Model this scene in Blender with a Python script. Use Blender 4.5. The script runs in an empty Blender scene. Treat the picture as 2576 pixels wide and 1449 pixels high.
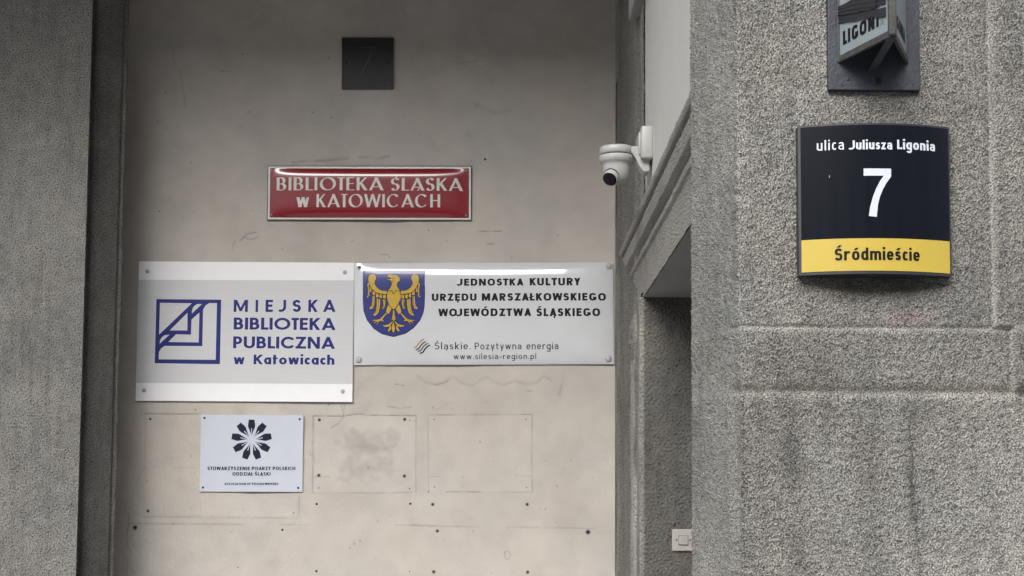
import bpy, bmesh, math, random
import numpy as np
from mathutils import Vector, Matrix
from mathutils.geometry import delaunay_2d_cdt

# ------------------------------------------------------------------ camera
SC = bpy.context.scene
COL = SC.collection
CAMH = 1.60
FPX, PW, PH = 3700.0, 2576.0, 1449.0
SHIFT = 273.0
PITCH = math.atan(288.0/FPX); ROLL = 0.0065; YAW = -0.0043
RC = Matrix.Rotation(YAW, 3, 'Z') @ Matrix.Rotation(math.pi/2+PITCH, 3, 'X') @ Matrix.Rotation(ROLL, 3, 'Z')
cam = bpy.data.cameras.new('camera'); cam_ob = bpy.data.objects.new('camera', cam)
cam.sensor_width = 36; cam.lens = 36*FPX/PW; cam.shift_y = SHIFT/PW; cam.clip_start = .05; cam.clip_end = 400
cam_ob.matrix_world = Matrix.Translation((0, 0, CAMH)) @ RC.to_4x4()
COL.objects.link(cam_ob); SC.camera = cam_ob

# ------------------------------------------------------------------ light
world = bpy.data.worlds.new('World'); SC.world = world; world.use_nodes = True
nt = world.node_tree; nt.nodes.clear()
sky = nt.nodes.new('ShaderNodeTexSky'); sky.sky_type = 'NISHITA'; sky.sun_disc = False
SUN_EL, SUN_AZ = math.radians(34), math.radians(199)      # behind the camera, from the left
sky.sun_elevation = SUN_EL; sky.sun_rotation = SUN_AZ; sky.air_density = 1.0; sky.dust_density = 3.0; sky.ozone_density = 1.0
hs = nt.nodes.new('ShaderNodeHueSaturation'); hs.inputs['Saturation'].default_value = .28
bg = nt.nodes.new('ShaderNodeBackground'); bg.inputs['Strength'].default_value = .15
wo = nt.nodes.new('ShaderNodeOutputWorld')
nt.links.new(sky.outputs[0], hs.inputs['Color']); nt.links.new(hs.outputs[0], bg.inputs['Color']); nt.links.new(bg.outputs[0], wo.inputs['Surface'])
sl = bpy.data.lights.new('sun', 'SUN'); sl.energy = 1.0; sl.angle = math.radians(40); sl.color = (1, .985, .965)
so = bpy.data.objects.new('sun', sl); COL.objects.link(so)
sd = Vector((math.sin(SUN_AZ)*math.cos(SUN_EL), math.cos(SUN_AZ)*math.cos(SUN_EL), math.sin(SUN_EL)))
so.rotation_euler = sd.to_track_quat('Z', 'Y').to_euler(); so.location = (-3, -6, 9)
SC.view_settings.view_transform = 'Standard'; SC.view_settings.look = 'None'; SC.view_settings.gamma = 1
SC.view_settings.use_curve_mapping = False
SC.view_settings.exposure = 1.27
SC.cycles.max_bounces = 6; SC.cycles.diffuse_bounces = 4

# ------------------------------------------------------------------ pixel <-> place
CP = Vector((0, 0, CAMH))
def ray(px, py):
    return RC @ Vector(((px-PW/2)/FPX, -(py-PH/2)/FPX+SHIFT/FPX, -1))
def at_y(px, py, y):
    d = ray(px, py); return CP + d*((y-CP.y)/d.y)
def at_x(px, py, x):
    d = ray(px, py); return CP + d*((x-CP.x)/d.x)
def at_plane(px, py, p, n):
    d = ray(px, py); return CP + d*((Vector(p)-CP).dot(n)/d.dot(n))
Q = PW/2823.0
def crop(ox, oy, k): return lambda x, y: ((ox+x/k)*Q, (oy+y/k)*Q)
K0 = crop(0, 0, 1.824); K2 = crop(700, 350, 3.623); K3 = crop(360, 700, 3.45); K4 = crop(960, 710, 3.4347); K5 = crop(540, 1130, 6.0375)
K7 = crop(2150, 0, 1.8113); KE = crop(1000, 720, 6.59); KL = crop(2250, 0, 5.3656); KC = crop(1630, 310, 6.9)
KA = crop(2190, 340, 5.573); KB = crop(2190, 600, 5.724); KP = crop(920, 80, 8.05); KW1 = crop(300, 1100, 2.9686); KW2 = crop(850, 1000, 2.4647)
KD = crop(1680, 1350, 6.088)

# ------------------------------------------------------------------ materials
def mat(name, col, rough=.6, metal=0, coat=0, bump=0, bscale=300, vary=0, vscale=20, spec=.5, tint=False, stretch=None):
    m = bpy.data.materials.new(name); m.use_nodes = True; n = m.node_tree.nodes; l = m.node_tree.links
    b = n['Principled BSDF']; b.inputs['Roughness'].default_value = rough; b.inputs['Metallic'].default_value = metal
    b.inputs['Coat Weight'].default_value = coat; b.inputs['Coat Roughness'].default_value = .04
    b.inputs['Specular IOR Level'].default_value = spec
    tc = n.new('ShaderNodeTexCoord'); src = tc.outputs['Object']
    if stretch:
        mp = n.new('ShaderNodeMapping'); mp.inputs['Scale'].default_value = stretch; l.new(src, mp.inputs['Vector']); src = mp.outputs[0]
    rgb = n.new('ShaderNodeRGB'); rgb.outputs[0].default_value = (*col, 1); out = rgb.outputs[0]
    if vary:
        tx = n.new('ShaderNodeTexNoise'); tx.inputs['Scale'].default_value = vscale; tx.inputs['Detail'].default_value = 6; tx.inputs['Roughness'].default_value = .65
        l.new(src, tx.inputs['Vector'])
        mr = n.new('ShaderNodeMapRange'); mr.inputs['From Min'].default_value = .3; mr.inputs['From Max'].default_value = .7
        mr.inputs['To Min'].default_value = 1-vary; mr.inputs['To Max'].default_value = 1+vary*.6; l.new(tx.outputs[0], mr.inputs['Value'])
        mx = n.new('ShaderNodeVectorMath'); mx.operation = 'SCALE'; l.new(out, mx.inputs[0]); l.new(mr.outputs[0], mx.inputs['Scale']); out = mx.outputs[0]
    if tint:
        a = n.new('ShaderNodeAttribute'); a.attribute_name = 'tint'
        mm = n.new('ShaderNodeVectorMath'); mm.operation = 'MULTIPLY'; l.new(out, mm.inputs[0]); l.new(a.outputs['Color'], mm.inputs[1]); out = mm.outputs[0]
    l.new(out, b.inputs['Base Color'])
    if bump:
        t2 = n.new('ShaderNodeTexNoise'); t2.inputs['Scale'].default_value = bscale; t2.inputs['Detail'].default_value = 3; l.new(src, t2.inputs['Vector'])
        bp = n.new('ShaderNodeBump'); bp.inputs['Strength'].default_value = bump; bp.inputs['Distance'].default_value = .002
        l.new(t2.outputs[0], bp.inputs['Height']); l.new(bp.outputs[0], b.inputs['Normal'])
    return m
M = {}
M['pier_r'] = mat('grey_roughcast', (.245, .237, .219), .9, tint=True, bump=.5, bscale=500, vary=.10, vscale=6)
M['pier_l'] = mat('fine_dark_roughcast', (.165, .161, .150), .9, tint=True, bump=.4, bscale=300, vary=.12, vscale=4)  # one even, darker base colour for the left pier
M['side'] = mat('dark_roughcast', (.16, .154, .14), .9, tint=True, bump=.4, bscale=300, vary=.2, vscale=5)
M['plaster'] = mat('beige_plaster', (.468, .431, .390), .75, tint=True, bump=.25, bscale=60, vary=.05, vscale=2.2)
M['panelpl'] = mat('pale_plaster', (.50, .50, .475), .6, bump=.15, bscale=60, vary=.05, vscale=2.5)
M['soffit'] = mat('plain_render', (.29, .287, .28), .9, vary=.1, vscale=3, bump=.3, bscale=120)
M['red'] = mat('red_enamel', (.25, .006, .016), .25, coat=.65, vary=.06, vscale=8)
M['white_en'] = mat('white_enamel', (.66, .67, .69), .2, coat=1, vary=.05, vscale=5)
M['cream_en'] = mat('cream_enamel', (.72, .70, .65), .25, coat=.6, vary=.08, vscale=20)
M['black_en'] = mat('black_enamel', (.012, .011, .012), .25, coat=.5)
M['navy_print'] = mat('navy_print', (.009, .018, .16), .45, spec=.25)
M['crest_blue'] = mat('crest_blue', (.018, .028, .19), .28, coat=.2)
M['gold'] = mat('gold_print', (.50, .325, .028), .35, coat=.1, vary=.12, vscale=60)
M['board_grey'] = mat('brushed_grey_board', (.565, .57, .585), .4, vary=.03, vscale=30, stretch=(.2, 1, 4))
M['board_white'] = mat('white_board', (.83, .83, .85), .4, vary=.02, vscale=20)
M['zinc'] = mat('white_screw', (.40, .40, .39), .3, vary=.1, vscale=80)
M['steel'] = mat('steel', (.5, .48, .45), .35, metal=.9)
M['pale_board'] = mat('pale_blue_board', (.53, .56, .63), .35, vary=.03, vscale=15)
M['ink'] = mat('dark_ink', (.010, .010, .035), .5, spec=.2)
M['black'] = mat('black_print', (.006, .006, .008), .5, spec=.2)
M['hole'] = mat('deep_black', (.008, .008, .008), .9)
M['plug'] = mat('wall_plug', (.16, .15, .14), .6)
M['plate7'] = mat('black_painted_iron', (.0085, .0085, .0115), .42, bump=.3, bscale=90, vary=.25, vscale=12)
M['addr'] = mat('dark_navy_enamel', (.0045, .006, .011), .2, coat=.25, spec=.35, vary=.2, vscale=6, stretch=(3, 3, .3))
M['addr_white'] = mat('white_reflective_film', (.58, .61, .66), .4)
M['yellow'] = mat('yellow_film', (.50, .37, .06), .38, vary=.05, vscale=20)
M['rim'] = mat('dark_rim', (.028, .030, .036), .45, vary=.3, vscale=40)
M['lampmetal'] = mat('grey_painted_metal', (.036, .042, .055), .5, bump=.5, bscale=120, vary=.32, vscale=18)
M['rust'] = mat('rusty_frame', (.052, .051, .046), .65, bump=.8, bscale=260, vary=.55, vscale=75)
M['milk'] = mat('milky_plastic', (.225, .265, .28), .35, vary=.08, vscale=30)
M['tape'] = mat('torn_dark_tape', (.020, .019, .024), .33, bump=.5, bscale=70, vary=.3, vscale=30, stretch=(1, 1, 6))
M['cctv'] = mat('white_camera_housing', (.33, .328, .318), .4, vary=.05, vscale=40)
M['lens'] = mat('dark_glass', (.004, .003, .008), .12, coat=0, spec=.3)
M['switch'] = mat('cream_switch_plastic', (.40, .38, .355), .4)
M['ground'] = mat('paving', (.30, .30, .295), .9, vary=.2, vscale=3, bump=.4, bscale=60)
M['asphalt'] = mat('asphalt', (.055, .055, .055), .9, vary=.2, vscale=8, bump=.5, bscale=80)
M['facade_unseen'] = mat('unseen_facade_render', (.30, .285, .265), .9, vary=.12, vscale=.6)
for k_ in ('red', 'white_en', 'cream_en', 'crest_blue', 'black_en'): M[k_].node_tree.nodes['Principled BSDF'].inputs['Coat IOR'].default_value = 1.9
M['red'].node_tree.nodes['Principled BSDF'].inputs['Coat IOR'].default_value = 1.65
M['glass'] = mat('window_glass', (.02, .024, .03), .06, coat=.5)
M['door'] = mat('brown_door', (.07, .045, .03), .5, vary=.3, vscale=8, stretch=(6, 6, .5))
M['tan'] = mat('tan_print', (.36, .22, .08), .4); M['teal'] = mat('dark_green_print', (.02, .07, .065), .4); M['slate'] = mat('blue_grey_print', (.06, .11, .16), .4)

# ------------------------------------------------------------------ objects
def mesh_obj(name, verts, faces, m, parent=None, smooth=False):
    me = bpy.data.meshes.new(name); me.from_pydata([tuple(v) for v in verts], [], [tuple(f) for f in faces]); me.update()
    if m: me.materials.append(m)
    if smooth: me.polygons.foreach_set('use_smooth', [True]*len(me.polygons))
    o = bpy.data.objects.new(name, me); COL.objects.link(o)
    if parent: o.parent = parent
    return o
def from_bm(name, bm, m, parent=None, smooth=False):
    me = bpy.data.meshes.new(name); bm.to_mesh(me); bm.free()
    if m: me.materials.append(m)
    if smooth: me.polygons.foreach_set('use_smooth', [True]*len(me.polygons))
    o = bpy.data.objects.new(name, me); COL.objects.link(o)
    if parent: o.parent = parent
    return o
def tag(o, label, cat, group=None):
    o['label'] = label; o['category'] = cat
    if group: o['group'] = group
    return o
def thing(name, label, cat, loc=(0, 0, 0), rot=(0, 0, 0), group=None):
    o = bpy.data.objects.new(name, None); COL.objects.link(o); o.location = loc; o.rotation_euler = rot; o.empty_display_size = .1
    return tag(o, label, cat, group)
def box_bm(x0, x1, y0, y1, z0, z1, bev=0, seg=2):
    bm = bmesh.new(); bmesh.ops.create_cube(bm, size=1)
    for v in bm.verts:
        v.co = Vector((x0+(v.co.x+.5)*(x1-x0), y0+(v.co.y+.5)*(y1-y0), z0+(v.co.z+.5)*(z1-z0)))
    if bev: bmesh.ops.bevel(bm, geom=bm.edges[:], offset=bev, segments=seg, affect='EDGES', profile=.5)
    return bm
def box(name, x0, x1, y0, y1, z0, z1, m, parent=None, bev=0): return from_bm(name, box_bm(x0, x1, y0, y1, z0, z1, bev), m, parent, False)
def lathe_bm(prof, n=32):
    """profile [(r,h)] about the local Z axis"""
    bm = bmesh.new(); rings = []
    for r, h in prof:
        rings.append([bm.verts.new((r*math.cos(2*math.pi*i/n), r*math.sin(2*math.pi*i/n), h)) for i in range(n)])
    for a, b in zip(rings, rings[1:]):
        for i in range(n): bm.faces.new((a[i], a[(i+1) % n], b[(i+1) % n], b[i]))
    bm.faces.new(rings[0][::-1]); bm.faces.new(rings[-1])
    return bm
def orient(bm, loc, direction):
    q = Vector(direction).to_track_quat('Z', 'Y').to_matrix().to_4x4()
    bmesh.ops.transform(bm, matrix=Matrix.Translation(loc) @ q, verts=bm.verts[:]); return bm

# ------------------------------------------------------------------ relief sheets
def fnoise(n, m, dn, dm, lam, seed, bw=.35, aniso=1.0):
    rg = np.random.default_rng(seed); w = rg.standard_normal((n, m))
    fy = np.fft.fftfreq(n, dn)[:, None]*aniso; fx = np.fft.rfftfreq(m, dm)[None, :]
    k = np.sqrt(fx*fx+fy*fy); k0 = 1/lam
    if bw: g = np.exp(-((k-k0)/(bw*k0))**2)
    else: g = np.exp(-(k/k0)**2)
    r = np.fft.irfft2(np.fft.rfft2(w)*g, s=(n, m)); return (r-r.mean())/r.std()
def smooth(a, b, x):
    t = np.clip((x-a)/(b-a), 0, 1); return t*t*(3-2*t)
def path_pts(path, ds, round_=0):
    """resample a 2D path, return points and left-hand normals"""
    P = np.array(path, float); seg = np.hypot(*(P[1:]-P[:-1]).T); S = np.concatenate([[0], np.cumsum(seg)])
    n = max(2, int(S[-1]/ds)+1); s = np.linspace(0, S[-1], n)
    X = np.interp(s, S, P[:, 0]); Y = np.interp(s, S, P[:, 1])
    if round_:
        kw = max(1, int(round_/ds)); ker = np.hanning(2*kw+3); ker /= ker.sum()
        pad = lambda a: np.concatenate([2*a[0]-a[1:kw+2][::-1], a, 2*a[-1]-a[-kw-2:-1][::-1]])
        X = np.convolve(pad(X), ker, 'valid'); Y = np.convolve(pad(Y), ker, 'valid')
    tx, ty = np.gradient(X), np.gradient(Y); L = np.hypot(tx, ty)+1e-12
    return s, X, Y, -ty/L, tx/L
def sheet(name, m, P3, tint, parent=None, keep=None):
    """P3: (rows, cols, 3) grid of points, tint: (rows, cols, 3)"""
    r, c = P3.shape[:2]; idx = np.arange(r*c).reshape(r, c)
    q = np.stack([idx[:-1, :-1], idx[:-1, 1:], idx[1:, 1:], idx[1:, :-1]], -1).reshape(-1, 4)
    if keep is not None: q = q[keep[:-1, :-1].reshape(-1)]
    me = bpy.data.meshes.new(name); me.vertices.add(r*c); me.vertices.foreach_set('co', P3.astype(np.float32).reshape(-1))
    me.loops.add(q.size); me.loops.foreach_set('vertex_index', q.astype(np.int32).reshape(-1))
    me.polygons.add(len(q)); me.polygons.foreach_set('loop_start', np.arange(0, q.size, 4, dtype=np.int32))
    me.polygons.foreach_set('loop_total', np.full(len(q), 4, dtype=np.int32))
    me.polygons.foreach_set('use_smooth', np.ones(len(q), dtype=bool))
    me.update(calc_edges=True)
    a = me.attributes.new('tint', 'FLOAT_COLOR', 'POINT'); a.data.foreach_set('color', np.concatenate([tint, np.ones((r, c, 1))], -1).astype(np.float32).reshape(-1))
    me.materials.append(m); o = bpy.data.objects.new(name, me); COL.objects.link(o)
    if parent: o.parent = parent
    return o
def grey(a): return np.repeat(a[..., None], 3, -1)
def rough_wall(name, m, path, z0, z1, ds, dz, lam, amp, seed, hfun=None, tfun=None, parent=None, round_=0, pit=1.0, speck=.35, keepf=None, aniso=1.0):
    s, X, Y, NX, NY = path_pts(path, ds, round_); nz = int((z1-z0)/dz)+1; z = np.linspace(z0, z1, nz)
    n1 = fnoise(nz, len(s), dz, ds, lam, seed, .6, aniso)*.9+.3*fnoise(nz, len(s), dz, ds, lam*1.9, seed+3, .6); n1 /= n1.std(); n2 = fnoise(nz, len(s), dz, ds, lam*5, seed+1, .6); n3 = fnoise(nz, len(s), dz, ds, lam*1.1, seed+2, .5)
    h = amp*(np.clip(n1, -2.2, .9)*.8-.9*pit*np.clip(-n1-.9, 0, 1.3))+amp*.35*n2
    if hfun is not None: h = h*(hfun[1](s[None, :], z[:, None], X[None, :], Y[None, :]) if isinstance(hfun, tuple) else 1)+(hfun[0] if isinstance(hfun, tuple) else hfun)(s[None, :], z[:, None], X[None, :], Y[None, :])
    P3 = np.stack([X[None, :]+NX[None, :]*h, Y[None, :]+NY[None, :]*h, np.broadcast_to(z[:, None], h.shape)+amp*.3*n3], -1)
    mix = .55*n1+.85*n3
    t = 1+speck*np.clip(mix, -2, 1.6)*.55; t = t-speck*.9*np.clip(-mix-1.15, 0, 1.)
    t = np.clip(t, .12, 2); T = grey(t)
    big = fnoise(nz, len(s), dz, ds, .35, seed+5, 0); wrm = fnoise(nz, len(s), dz, ds, .2, seed+6, 0)
    strk = fnoise(nz, len(s), dz, ds, .035, seed+8, 0, 7.0); mott = fnoise(nz, len(s), dz, ds, .045, seed+9, 0)
    T = T*grey((1+.06*big)*(1-.07*np.clip(strk, -.3, 2))*(1+.045*mott)); T[..., 0] *= 1+.007*wrm; T[..., 2] *= 1-.009*wrm
    if tfun is not None: T = T*tfun(s[None, :], z[:, None], X[None, :], Y[None, :])
    keep = keepf(s[None, :], z[:, None], X[None, :], Y[None, :]) if keepf else None
    return sheet(name, m, P3, T, parent, keep)

# ================================================================== SETTING
D_B, X_S = 6.10, .454
H = lambda h: CAMH+h
def struct(o): o['kind'] = 'structure'; return o
struct(box('pavement', -14, 14, -6, 12, -.2, 0, M['ground']))
struct(box('road', -30, 30, -15.5, -6.01, -.3, -.13, M['asphalt']))
struct(box('ground', -60, 60, -60, 60, -.6, -.32, M['ground']))
struct(box('ceiling', -7, X_S+.5, 2.95, 6.4, H(3.1), H(3.5), M['soffit']))

# ---- plaster wall with the signs
def draw_lines(A, GX, GZ, lines, gain):
    for pts, wd, val in lines:
        P = [at_y(x, y, D_B) for x, y in pts]
        for a, b in zip(P, P[1:]):
            x0, x1 = min(a.x, b.x)-4*wd, max(a.x, b.x)+4*wd; z0, z1 = min(a.z, b.z)-4*wd, max(a.z, b.z)+4*wd
            c0, c1 = np.searchsorted(GX, [x0, x1]); r0, r1 = np.searchsorted(GZ, [z0, z1])
            if c1 <= c0 or r1 <= r0: continue
            xx = GX[c0:c1][None, :]; zz = GZ[r0:r1][:, None]; dx, dz = b.x-a.x, b.z-a.z; L2 = dx*dx+dz*dz+1e-9
            t = np.clip(((xx-a.x)*dx+(zz-a.z)*dz)/L2, 0, 1); d = np.hypot(xx-a.x-t*dx, zz-a.z-t*dz)
            A[r0:r1, c0:c1] = np.minimum(A[r0:r1, c0:c1], -val*np.exp(-(d/wd)**2)*gain)
wall = thing('plaster_wall', 'smooth beige plaster wall behind the library signs, dotted with old screw holes', 'wall', (0, 0, 0))
gx = np.arange(-1.64, X_S+.004, .0042); gz = np.arange(H(-.75), H(2.45), .0042)
nz_, nx_ = len(gz), len(gx)
hh = .0016*fnoise(nz_, nx_, .0042, .0042, .35, 11, 0)+.0006*fnoise(nz_, nx_, .0042, .0042, .10, 12, 0)+.00016*fnoise(nz_, nx_, .0042, .0042, .02, 13, .5)
rgh = smooth(-.3, 1.2, fnoise(nz_, nx_, .0042, .0042, .5, 17, 0)+smooth(H(.5), H(-.3), gz)[:, None])
hh += rgh*.00028*fnoise(nz_, nx_, .0042, .0042, .022, 18, .5, 1.6)
lines = []
rw = lambda K, *p: [K(*q) for q in p]
lines += [(rw(KW1, (300, 120), (520, 124), (750, 121)), .0022, .75), (rw(KW1, (275, 962), (900, 968), (1550, 976)), .004, .3), (rw(KW1, (1557, 800), (1553, 976)), .003, .4),
          (rw(KW1, (155, 1020), (560, 1023), (1100, 1027)), .003, .4), (rw(KW1, (1400, 1030), (1640, 1030)), .003, .35),
          (rw(KW1, (165, 930), (160, 1040), (147, 1120), (153, 1230), (148, 1449)), .002, .55), (rw(KW1, (540, 560), (740, 563)), .002, .25),
          (rw(KW1, (300, 130), (296, 560)), .003, .16), (rw(KW1, (1670, 140), (1668, 770)), .0025, .4), (rw(KW1, (1900, 40), (1922, 140), (1880, 200), (1815, 240)), .002, .5),
          (rw(KW1, (230, 690), (245, 640), (300, 565)), .002, .4), (rw(KW1, (1640, 447), (1675, 470), (1690, 520)), .002, .4), (rw(KW1, (1098, 890), (1100, 935)), .002, .4)]
lines += [(rw(KW2, (33, 362), (240, 362), (340, 346), (420, 358), (733, 358)), .0022, .8), (rw(KW2, (733, 358), (731, 620), (730, 880)), .0024, .45), (rw(KW2, (30, 885), (420, 886), (700, 882)), .003, .35),
          (rw(KW2, (35, 362), (30, 885)), .0024, .45), (rw(KW2, (30, 773), (150, 775)), .002, .45), (rw(KW2, (812, 356), (1100, 352), (1520, 352)), .0024, .6), (rw(KW2, (1520, 352), (1517, 620), (1522, 880)), .003, .45),
          (rw(KW2, (812, 356), (815, 560), (818, 880)), .0024, .3), (rw(KW2, (940, 876), (1090, 876), (1175, 880)), .0024, .7), (rw(KW2, (1175, 880), (1522, 880)), .003, .3), (rw(KW2, (1410, 766), (1525, 769)), .0022, .55), (rw(KW2, (820, 774), (885, 775)), .0022, .4),
          (rw(KW2, (590, 1103), (800, 1108), (930, 1112), (1160, 1117)), .0024, .6), (rw(KW2, (1350, 1118), (1700, 1121), (1955, 1125)), .0024, .5),
          (rw(KW2, (740, 85), (790, 128), (860, 148), (930, 133), (980, 88), (1040, 136), (1110, 155), (1180, 112), (1215, 98), (1260, 130), (1330, 152), (1400, 122), (1480, 146), (1550, 136), (1600, 90), (1645, 115)), .006, .22),
          (rw(KW2, (830, 143), (880, 150), (940, 128)), .002, .6), (rw(KW2, (1000, 115), (1040, 130)), .002, .5), (rw(KW2, (590, 145), (650, 155)), .002, .6), (rw(KW2, (1475, 190), (1515, 192)), .002, .6),
          (rw(KW2, (1735, 85), (1720, 160), (1705, 220)), .006, .28), (rw(KW2, (530, 295), (620, 308), (700, 302)), .003, .5), (rw(KW2, (870, 320), (900, 300), (960, 270)), .002, .35), (rw(KW2, (970, 318), (982, 310)), .002, .7),
          (rw(KW2, (1330, 1290), (1340, 1280), (1358, 1280), (1372, 1305), (1362, 1335), (1342, 1335), (1335, 1310), (1338, 1290)), .002, .5), (rw(KW2, (5, 618), (35, 632), (40, 680)), .002, .4),
          (rw(KW2, (160, 436), (205, 415), (238, 372), (245, 282)), .002, .45)]
lines += [(rw(K2, (390, 350), (560, 338), (700, 335), (820, 325), (930, 312)), .006, .42), (rw(K2, (620, 335), (760, 338)), .002, .5), (rw(K2, (1050, 300), (1160, 296), (1240, 312), (1350, 292)), .005, .38), (rw(K2, (860, 318), (930, 310)), .0025, .5),
          (rw(K2, (2235, 1047), (2330, 1040), (2470, 1042)), .0022, .75), (rw(K2, (2335, 1163), (2370, 1170), (2395, 1163)), .0025, .7), (rw(K2, (1270, 1270), (1330, 1272), (1365, 1310)), .002, .55), (rw(K2, (960, 1150), (1000, 1138)), .003, .3),
          (rw(K2, (2130, 80), (2180, 97)), .003, .3), (rw(K2, (1640, 70), (1670, 84)), .002, .3), (rw(K2, (670, 1060), (672, 1180)), .003, .18)]
lines += [(rw(K0, (740, 235), (860, 242), (990, 220), (1010, 205)), .002, .22), (rw(K0, (868, 245), (875, 305), (912, 375), (918, 440), (935, 545)), .0022, .35), (rw(K0, (1105, 358), (1165, 360)), .0025, .55),
          (rw(K0, (1170, 1265), (1172, 1230), (1185, 1215)), .0025, .7), (rw(K0, (1210, 1208), (1240, 1178), (1290, 1168)), .0025, .75), (rw(K0, (1230, 1195), (1270, 1205), (1300, 1190)), .003, .6), (rw(K0, (875, 735), (910, 746)), .002, .35),
          (rw(K0, (905, 1080), (925, 1100), (915, 1115)), .002, .35), (rw(K0, (1205, 632), (1220, 638)), .0022, .5), (rw(K0, (670, 405), (678, 412)), .002, .4), (rw(K0, (1245, 565), (1258, 560)), .003, .5),
          ([(1195, 262), (1250, 285), (1300, 270)], .012, .18), ([(1150, 160), (1200, 152)], .004, .25), ([(1400, 140), (1440, 150)], .01, .12)]
crk = np.zeros((nz_, nx_)); draw_lines(crk, gx, gz, lines, 1.0)
brk = .45+.55*smooth(-1.2, .6, fnoise(nz_, nx_, .0042, .0042, .07, 19, 0)); crk *= brk
hh += .0016*crk
tint = grey(1+.026*fnoise(nz_, nx_, .0042, .0042, .30, 14, 0)+.022*fnoise(nz_, nx_, .0042, .0042, .08, 15, 0))
wm = fnoise(nz_, nx_, .0042, .0042, .4, 16, 0); tint[..., 0] *= 1+.008*wm; tint[..., 2] *= 1-.008*wm
tint *= grey(1+.72*crk)
for K, x0, y0, x1, y1, v in ((KW2, 215, 480, 600, 590, .16), (KW2, 290, 560, 560, 630, .14), (KW2, 210, 670, 400, 765, .15), (KW2, 430, 650, 580, 700, .13), (KW2, 410, 710, 580, 770, .14), (KW2, 930, 1020, 1120, 1090, .06),
                            (KW2, 310, 135, 400, 215, .10), (KW1, 120, 130, 150, 160, .15), (KW2, 35, 360, 733, 885, -.045), (KW2, 812, 355, 1520, 880, -.035), (KW1, 300, 122, 1553, 968, -.03), (KW2, 750, 360, 800, 880, .04), (KW1, 170, 130, 290, 960, .035)):
    a = at_y(*K(x0, y1), D_B); b = at_y(*K(x1, y0), D_B); e = .022 if v > 0 else .003
    wv = .6*e*fnoise(nz_, nx_, .0042, .0042, .05, int(x0+y0), 0)
    g_ = smooth(a.x-e, a.x+e, gx[None, :]+wv)*smooth(b.x+e, b.x-e, gx[None, :]+wv)*smooth(a.z-e, a.z+e, gz[:, None]+wv)*smooth(b.z+e, b.z-e, gz[:, None]+wv); tint *= grey(1-v*g_)
rgp = np.random.default_rng(77)
for _ in range(420):
    i, j = rgp.integers(2, nz_-3), rgp.integers(2, nx_-3); dk = rgp.uniform(.08, .38); r_ = 1 if rgp.random() < .8 else 2
    tint[i:i+r_, j:j+r_] *= 1-dk
P3 = np.stack(np.broadcast_arrays(gx[None, :], D_B-hh, gz[:, None]), -1)
sheet('plaster_face', M['plaster'], P3, tint, wall)
box('plaster_body', -1.9, X_S+.6, D_B+.012, D_B+.3, 0, H(3.1), M['soffit'], wall)
# old screw holes and plugs

def ring_disc_bm(r0, r1, n=14):
    bm = bmesh.new(); c = [bm.verts.new((r1*math.cos(2*math.pi*i/n), -.0022, r1*math.sin(2*math.pi*i/n))) for i in range(n)]
    d = [bm.verts.new((r0*math.cos(2*math.pi*i/n), -.0030, r0*math.sin(2*math.pi*i/n))) for i in range(n)]
    for i in range(n): bm.faces.new((c[i], c[(i+1) % n], d[(i+1) % n], d[i]))
    return bm
def disc_bm(r, y, n=14, irr=0, rnd=random.Random(3)):
    bm = bmesh.new(); v = [bm.verts.new((r*(1+irr*rnd.uniform(-1, 1))*math.cos(2*math.pi*i/n), y, r*(1+irr*rnd.uniform(-1, 1))*math.sin(2*math.pi*i/n))) for i in range(n)]
    bm.faces.new(v); return bm
def me_of(bm, name, m):
    me = bpy.data.meshes.new(name); bm.to_mesh(me); bm.free(); me.materials.append(m); return me
hole_me = [me_of(disc_bm(.0042, -.0024, irr=.25), 'screw_hole', M['hole']), me_of(disc_bm(.0032, -.0024, irr=.3), 'screw_hole', M['hole'])]
plug_me = me_of(ring_disc_bm(.0042, .0074), 'plug', M['plug'])
HOLES = [(KW2, 75, 388, 2), (KW2, 655, 385, 2), (KW2, 690, 390, 1), (KW2, 855, 385, 1), (KW2, 1478, 385, 1), (KW2, 72, 765, 2), (KW2, 653, 770, 2), (KW2, 72, 850, 1), (KW2, 688, 855, 1), (KW2, 857, 845, 1), (KW2, 1483, 848, 1),
         (KW2, 57, 960, 0), (KW2, 693, 958, 0), (KW2, 845, 962, 2), (KW2, 1487, 962, 2), (KW2, 877, 1143, 2), (KW2, 1900, 1150, 3), (KW2, 55, 1417, 0), (KW2, 688, 1417, 1), (KW2, 852, 1420, 2), (KW2, 1490, 1423, 2), (KW2, 817, 877, 1),
         (KW1, 340, 163, 0), (KW1, 323, 916, 2), (KW1, 1513, 932, 1), (KW1, 217, 1053, 3), (KW1, 1420, 1070, 0), (KW1, 710, 88, 1), (KW1, 1057, 1378, 1), (K2, 2310, 325, 0), (K2, 1745, 1033, 1), (K0, 1219, 273, 1), (K0, 792, 611, 1), (K0, 802, 1064, 1)]
for K, x, y, kd in HOLES:
    p = at_y(*K(x, y), D_B); sc_ = {0: 1.15, 1: .72, 2: 1.0, 3: 1.45}[kd]
    j = int(np.clip(np.searchsorted(gx, p.x), 0, nx_-1)); i = int(np.clip(np.searchsorted(gz, p.z), 0, nz_-1)); yy = D_B-float(hh[max(0, i-2):i+3, max(0, j-2):j+3].max())+.0014
    o = bpy.data.objects.new('screw_hole', hole_me[kd == 1]); o.parent = wall; o.location = (p.x, yy, p.z); o.scale = (sc_, 1, sc_); o.rotation_euler = (0, (x*7) % 6, 0); COL.objects.link(o)
    if kd >= 2:
        o2 = bpy.data.objects.new('plug', plug_me); o2.parent = o; COL.objects.link(o2)

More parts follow.
